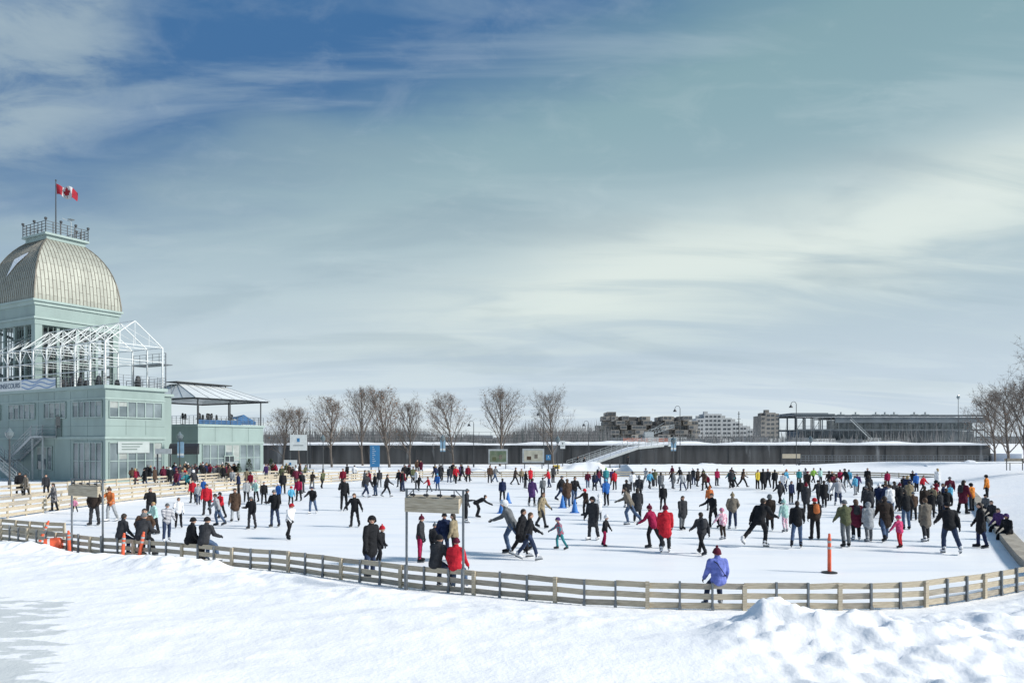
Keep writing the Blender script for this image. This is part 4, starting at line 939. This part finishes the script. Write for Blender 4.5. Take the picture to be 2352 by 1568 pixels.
mb=MB(); mb.beam((0,0,0),(0,0,26),.5); mb.beam((-1.5,0,20),(1.5,0,20),.3); mb.beam((-1,0,24),(1,0,24),.3); o=mb.obj('radio_mast',[M['darksteel']],None,(at(1697,0,600).x,600,4)); top(o,'thin dark radio mast on the far shore','mast')
YS=270; sx0=at(1830,0,YS).x; sx1=at(2262,0,YS).x; SH=empty('port_shed',(sx0,YS,4)); Ls=sx1-sx0
SF=nmat('shed_steel',(.085,.105,.12),.6,.2,1)
mb=MB(); n=22
for i in range(n+1):
    x=Ls*i/n
    for y in(0,9,18): mb.beam((x,y,0),(x,y,10.2 if i>3 or y>0 else 10.8),.28)
    mb.beam((x,0,5),(x,18,5),.25)
for z in(5,10.2):
    for y in(0,18): mb.beam((0,y,z),(Ls,y,z),.3,.7)
for i in range(0,n,2): mb.beam((Ls*i/n,0,5),(Ls*(i+1)/n,0,10),.12); mb.beam((Ls*(i+1)/n,0,5),(Ls*(i+2)/n,0,0.2),.12)
for z in(5.9,6.5): mb.beam((0,-.2,z),(Ls,-.2,z),.08)
mb.obj('frame',[SF],SH)
mb=MB(); mb.box(-1,Ls*.2,-.5,18.5,10.5,10.9,0); mb.box(-1,Ls*.18,2,16,11.0,11.3,0); mb.box(Ls*.2+.1,Ls+.5,-.5,18.5,9.2,9.6,0); mb.box(Ls*.2+.1,Ls+.5,-.52,.2,7.6,9.19,0); mb.obj('roof',[nmat('shed_roof',(.12,.145,.165),.7,.2,.2)],SH)
mb=MB(); mb.box(2,Ls-2,3,15,0,4.6,0); mb.box(Ls*.25,Ls*.97,4,14,5.3,8.8,1); mb.obj('wall',[nmat('shed_wall',(.13,.15,.165),.8,.4,.15),M['glass']],SH)
mb=MB(); mb.box(-.5,Ls,-.9,-.4,9.65,9.72); mb.obj('roof_edge',[M['snowcap']],SH)
for f in(.28,.36,.47,.52,.57,.68,.74): mb=MB(); mb.box(-1,1,0,2,0,1.4); mb.lathe([(.3,1.4),(.3,2.1),(.45,2.2)],c=(0,1,0),n=8); mb.obj('roof_unit',[M['palesteel']],SH,(Ls*f,6,9.6))
mb=MB(); mb.beam((Ls*.27,-2,8.8),(Ls*.4,-2,.2),.5,.3); mb.beam((Ls*.27,-2,9.8),(Ls*.4,-2,1.2),.12); mb.obj('stair',[M['palesteel']],SH)
top(SH,'long two-level dark steel port shed with open frame','building')
mb=MB(); random.seed(8)
for i in range(11000):
    u=random.uniform(590,1400) if random.random()<.85 else random.uniform(1400,2500); Y=random.uniform(200,330); x=(u-1176)/F*Y
    hh=random.uniform(1.2,4.4)*(1+.5*math.sin(x*.11)+.3*math.sin(x*.31)); b=4+random.uniform(0,1); dx=random.gauss(0,.7); mb.add([(x-.12,Y,4),(x+.12,Y,4),(x+dx,Y,b+hh)],[(0,1,2)],0 if random.random()<.7 else 1)
o=mb.obj('distant_woods',[nmat('haze_twig',(.20,.195,.195),.9,.3,1),nmat('dark_conifer',(.09,.105,.105),.9,.2,1)]); top(o,'thin strip of bare woods along the far shore','woods',kind='stuff')  # haze over the far woods is put into these paler, greyer colours
mb=MB()
for i in range(60):
    x=-120+i*5+random.uniform(-2,2); w=random.uniform(3,9); mb.box(x,x+w,235+i*.7,240+i*.7,3.9,4+random.uniform(.8,2.4),random.choice([0,0,1]))
for i in range(50):
    x=-900+i*50; mb.box(x,x+60,1500+i,1560+i,3,4+random.uniform(9,18),0)
o=mb.obj('distant_shore',[nmat('shore_dark',(.14,.155,.17),.9,.3,.02),M['conc']]); struct(o); o['label']='low industrial far shore'

# ---------------- lamps, signs
def street_lamp(u,Y,vt,style,z0=0,label='',side=-1):
    p=at(u,0,Y); zt=H-(vt-HZ)/F*Y; r=empty('street_lamp',(p.x,Y,z0)); h=zt-z0; mb=MB()
    mb.lathe([(.14,0),(.14,.6),(.07,.7),(.05,h-.4)],n=8)
    if style=='hook':
        for i in range(8):
            a0,a1=R(180*i/8),R(180*(i+1)/8); mb.beam((side*(.4-.4*math.cos(a0)),0,h-.45+.45*math.sin(a0)),(side*(.4-.4*math.cos(a1)),0,h-.45+.45*math.sin(a1)),.06)
    mb.obj('pole',[M['darksteel']],r); mb=MB()
    if style=='hook': mb.lathe([(.05,h-.45),(.30,h-.85),(.28,h-.9)],c=(side*.8,0,0),n=12)
    else: mb.lathe([(.1,h-.85),(.32,h-.55),(.34,h-.3),(.12,h),(.04,h+.15)],n=12); mb.lathe([(.36,h-.32),(.36,h-.25)],n=12)
    mb.obj('lamp_shade',[M['darksteel'] if style=='hook' else M['glass']],r); top(r,label,'street lamp','street lamps around the basin')
for u,Y,vt,st,z,sd_ in[(1249,110,940,'hook',0,-1),(1088,125,966,'hook',0,-1),(1352,125,966,'hook',0,-1),(1562,115,932,'hook',0,-1),(1829,110,922,'hook',0,-1),(712,120,958,'hook',0,-1),(2201,160,908,'globe',4,1),
  (22,66,986,'globe',.1,1),(413,80,994,'globe',.1,1),(742,100,1000,'globe',0,1),(1017,100,1000,'globe',0,1),(1281,98,1003,'globe',0,1),(1547,100,1005,'globe',0,1),(1862,105,1003,'globe',0,1)]:
    street_lamp(u,Y,vt,st,z,'tall dark lamp post with hooked arm and bell shade' if st=='hook' else 'dark post topped by a glass lantern',sd_)
CM['banner']=nmat('banner_blue',(.22,.36,.48),.8,.15,2)
def banner_on(u,Y,z,w=.7,h=1.7):
    p=at(u,0,Y); mb=MB(); mb.box(-w/2,w/2,-.02,.02,0,h,0); mb.box(-w/2,w/2,-.025,.025,h*.1,h*.25,1); mb.beam((-w/2-.1,0,h),(w/2+.1,0,h),.04,mi=2); o=mb.obj('street_banner',[CM['banner'],M['white'],M['darksteel']],None,(p.x+w/2+.12,Y,z)); top(o,'light blue street banner hanging from a lamp post','banner','blue street banners')
banner_on(405,80,2.6); banner_on(1009,100,3.0); banner_on(1539,100,3.1)
def board(name,u0,u1,v0,v1,Y,mats,label,cat,legs=(0.1,.9),z=0,build=None):
    a=at(u0,v1,Y); b=at(u1,v0,Y); w=b.x-a.x; r=empty(name,(a.x,Y,z)); h0=a.z-z; h1=b.z-z
    mb=MB(); mb.box(0,w,-.05,.05,h0,h1,0)
    if build: build(mb,w,h0,h1)
    mb.obj('panel',mats,r); mb=MB()
    for l in legs: mb.beam((w*l,.1,-.1),(w*l,.1,h1),.12)
    mb.obj('post',[M['darksteel']],r); top(r,label,cat); return r
def f1(mb,w,a,b): mb.box(w*.42,w*.58,-.07,-.051,a+(b-a)*.55,a+(b-a)*.78,1); mb.box(w*.2,w*.8,-.07,-.051,a+(b-a)*.3,a+(b-a)*.34,2)
board('white_sign',666,705,998,1034,100,[M['white'],M['bluesign'],M['steel']],'large white square sign with small blue emblem on posts','sign',(0,1),build=f1)
board('white_sign',652,682,1056,1082,92,[M['white'],M['bluesign'],M['steel']],'small white notice board on posts','sign',build=f1)
def f2(mb,w,a,b):
    for k in range(9): mb.box(w*.25,w*(.4+.25*((k*37)%5)/5),-.07,-.051,a+(b-a)*(.9-.09*k)-.02,a+(b-a)*(.9-.09*k)+.03,1)
board('information_totem',850,872,1022,1072,98,[M['bluesign'],M['white']],'tall blue information totem with white text','sign',(.1,.9),build=f2)
def f3(mb,w,a,b):
    mb.box(w*.07,w*.93,-.07,-.051,a+(b-a)*.1,a+(b-a)*.88,1); mb.box(w*.55,w*.7,-.09,-.071,a+(b-a)*.3,a+(b-a)*.6,2); mb.box(w*.2,w*.4,-.09,-.071,a+(b-a)*.2,a+(b-a)*.45,3)
DG=nmat('faded_green_print',(.05,.10,.05),.7,.6,1.2,col2=(.18,.20,.14)); CR=nmat('faded_cream_print',(.30,.30,.24),.7,.4,1.2,col2=(.5,.48,.40))
board('billboard',1122,1166,1031,1064,104,[M['palesteel'],DG,CM['taupe'],CM['olive']],'framed billboard with green picture','billboard',build=f3)
board('billboard',1200,1250,1030,1062,104,[M['palesteel'],CR,CM['taupe'],CM['brown']],'framed billboard with cream picture','billboard',build=f3)
board('blue_sign',1254,1265,1044,1056,102,[M['bluesign'],M['white'],M['white']],'small square blue sign on a post','sign',(.5,),build=f1)
board('notice_board',357,394,1030,1042,74,[M['palesteel'],M['darksteel']],'pale notice board on two posts','sign')
board('notice_board',515,545,1060,1084,92,[M['white'],M['steel']],'white notice board by the evergreen shrubs','sign')
board('parking_sign',1287,1298,1012,1030,108,[M['white'],M['black'],M['black']],'small white regulation sign on a post','sign',(.5,),build=f1)
board('notice_board',1797,1838,1042,1052,118,[M['wood'],M['wood']],'small wooden lamp box on posts beyond the rink','sign')
p=gp(1278,1083); mb=MB(); mb.box(-.45,.45,-.35,.35,0,.85,0); mb.box(-.5,.5,-.4,.4,.851,.98,0); mb.box(-.3,.3,-.37,-.351,.5,.75,1); o=mb.obj('grit_bin',[M['yellow'],M['black']],None,p); top(o,'yellow grit bin beside the path','bin')
p=gp(2335,1112); r=empty('garden_bench',p); r.location.z=1.7
mb=MB()
for k in range(3): mb.box(-1,1,-.25+k*.17,-.1+k*.17,.42,.46)
mb.obj('seat',[M['wood2']],r); mb=MB(); mb.box(-1,1,.3,.34,.6,.9); mb.obj('backrest',[M['wood2']],r)
for x in(-.8,.8): mb=MB(); mb.beam((x,-.2,-.3),(x,-.2,.42),.06); mb.beam((x,.3,-.3),(x,.3,.9),.06); mb.obj('leg',[M['darksteel']],r)
top(r,'wooden bench half sunk in a snow bank','bench')

# ---------------- camera
cam=bpy.data.cameras.new('Camera'); co=bpy.data.objects.new('Camera',cam); COL.objects.link(co)
co.location=(0,0,H); co.rotation_euler=(R(90),0,0); cam.lens=F/2352*36; cam.sensor_width=36; cam.shift_y=(HZ-784)/2352; cam.clip_end=9000; S.camera=co
# ---------------- light
EL=R(33)
sdir=Vector((.93,-.25,math.tan(EL)*.963)).normalized()
sl=bpy.data.lights.new('Sun','SUN'); sl.energy=4.5; sl.angle=R(10); sl.color=(1,.965,.91); so=bpy.data.objects.new('Sun',sl); COL.objects.link(so); so.rotation_euler=sdir.to_track_quat('Z','Y').to_euler()
w=bpy.data.worlds.new('World'); S.world=w; w.use_nodes=True; nt=w.node_tree; N=nt.nodes; L=nt.links; N.clear()
out=N.new('ShaderNodeOutputWorld'); mixs=N.new('ShaderNodeMixShader'); b1=N.new('ShaderNodeBackground'); b2=N.new('ShaderNodeBackground')
sky=N.new('ShaderNodeTexSky'); sky.sky_type='NISHITA'; sky.sun_disc=False; sky.sun_elevation=EL; sky.sun_rotation=math.atan2(sdir.x,sdir.y)
L.new(sky.outputs[0],b1.inputs[0]); b1.inputs[1].default_value=.10
tc=N.new('ShaderNodeTexCoord'); sp=N.new('ShaderNodeSeparateXYZ'); L.new(tc.outputs['Generated'],sp.inputs[0])
def mth(op,a,b=None,c=None,clamp=False):
    n=N.new('ShaderNodeMath'); n.operation=op; n.use_clamp=clamp
    for i,q in enumerate((a,b,c)):
        if q is None: continue
        if isinstance(q,(int,float)): n.inputs[i].default_value=q
        else: L.new(q,n.inputs[i])
    return n.outputs[0]
def mr(v,a,b,c=0,d=1,sm=True):
    n=N.new('ShaderNodeMapRange'); n.interpolation_type='SMOOTHSTEP' if sm else 'LINEAR'; L.new(v,n.inputs[0])
    for i,q in enumerate((a,b,c,d)): n.inputs[i+1].default_value=q
    return n.outputs[0]
def mixc(f,a,b):
    n=N.new('ShaderNodeMix'); n.data_type='RGBA'
    if isinstance(f,(int,float)): n.inputs[0].default_value=f
    else: L.new(f,n.inputs[0])
    for i,q in((6,a),(7,b)):
        if isinstance(q,tuple): n.inputs[i].default_value=(*q,1)
        else: L.new(q,n.inputs[i])
    return n.outputs[2]
X_,Y_,Z_=sp.outputs
den=mth('ADD',mth('MAXIMUM',Z_,0),.20); cx_=mth('DIVIDE',X_,den); cy_=mth('DIVIDE',Y_,den)
cmb=N.new('ShaderNodeCombineXYZ'); L.new(cx_,cmb.inputs[0]); L.new(cy_,cmb.inputs[1])
def cl(scale,st,rot,det=8,dist=.6,rough=.55,seed=0):
    mp=N.new('ShaderNodeMapping'); mp.inputs['Scale'].default_value=st; mp.inputs['Rotation'].default_value=(0,0,R(rot)); mp.inputs['Location'].default_value=(seed,seed*.7,0); L.new(cmb.outputs[0],mp.inputs[0])
    n=N.new('ShaderNodeTexNoise'); n.inputs['Scale'].default_value=scale; n.inputs['Detail'].default_value=det; n.inputs['Distortion'].default_value=dist; n.inputs['Roughness'].default_value=rough; L.new(mp.outputs[0],n.inputs['Vector']); return n.outputs['Fac']
nA=cl(.9,(.6,1.0,1),-28,5,.3,.45,1.3); nB=cl(2.0,(.55,1.2,1),-32,6,.5,.5,4.1); nC=cl(6,(.8,1.1,1),-25,8,.5,.62,7.7); nD=cl(2.6,(.35,1.5,1),-34,8,.7,.56,12.3)
ramp=N.new('ShaderNodeValToRGB'); L.new(mr(Z_,0,.5,0,1,False),ramp.inputs[0]); E=ramp.color_ramp.elements
E[0].color=(.56,.645,.72,1); E[1].color=(.19,.325,.36,1)
for pz,c in((.10,(.50,.59,.68)),(.22,(.45,.54,.61)),(.36,(.40,.50,.55)),(.56,(.32,.43,.47)),(.78,(.235,.365,.405))): e=E.new(pz); e.color=(*c,1)
s1=mth('SUBTRACT',Z_,mth('MULTIPLY',X_,.33)); s1=mth('ADD',s1,mth('MULTIPLY',mth('SUBTRACT',nA,.5),.12)); s1=mth('ADD',s1,mth('MULTIPLY',mth('SUBTRACT',nB,.5),.14)); s1=mth('ADD',s1,mth('MULTIPLY',mth('SUBTRACT',nD,.5),.12)); s1=mth('ADD',s1,mth('MULTIPLY',mth('SUBTRACT',nC,.5),.03))
c=mixc(mth('MULTIPLY',mr(s1,.34,.53,0,1),.93),ramp.outputs[0],(.033,.12,.29))
s2=mth('SUBTRACT',mth('SUBTRACT',Z_,mth('MULTIPLY',X_,.18)),.185); s2=mth('ADD',s2,mth('MULTIPLY',mth('SUBTRACT',nA,.5),.10)); s2=mth('ADD',s2,mth('MULTIPLY',mth('SUBTRACT',nD,.5),.10)); s2=mth('ABSOLUTE',s2)
band=mth('MULTIPLY',mr(s2,.0,.12,1,0),mr(X_,-.35,.15,.15,1)); band=mth('MULTIPLY',band,mr(nD,.30,.62,.45,1.1))
c=mixc(mth('MULTIPLY',band,.85,clamp=True),c,(.70,.76,.70))
lowb=mth('MULTIPLY',mr(Z_,0.0,.14,1,0),mr(nD,.42,.58)); c=mixc(mth('MULTIPLY',lowb,.6,clamp=True),c,(.68,.75,.78))
wz=mth('MULTIPLY',mr(nD,.46,.66),mr(Z_,.0,.3,.5,1)); c=mixc(mth('MULTIPLY',wz,.26,clamp=True),c,(.52,.62,.63))
wd=mth('MULTIPLY',mr(nB,.52,.34),mr(Z_,.03,.2,.35,1)); c=mixc(mth('MULTIPLY',wd,.30,clamp=True),c,(.22,.31,.37))
fz=mth('MULTIPLY',mr(nC,.50,.72),.10); c=mixc(fz,c,(.62,.69,.70))
dt=N.new('ShaderNodeVectorMath'); dt.operation='DOT_PRODUCT'; L.new(tc.outputs['Generated'],dt.inputs[0]); dt.inputs[1].default_value=Vector((-.60,.76,.47)).normalized()
cw=mth('MULTIPLY',mr(dt.outputs['Value'],.978,.994),mr(mth('ADD',mth('MULTIPLY',nC,.6),mth('MULTIPLY',nB,.4)),.38,.56)); c=mixc(mth('MULTIPLY',cw,.6,clamp=True),c,(.36,.45,.48))
L.new(c,b2.inputs[0]); b2.inputs[1].default_value=1.22
mixs.inputs[0].default_value=.9; L.new(b1.outputs[0],mixs.inputs[1]); L.new(b2.outputs[0],mixs.inputs[2]); L.new(mixs.outputs[0],out.inputs[0])
S.view_settings.view_transform='Standard'; S.view_settings.look='None'; S.view_settings.exposure=0
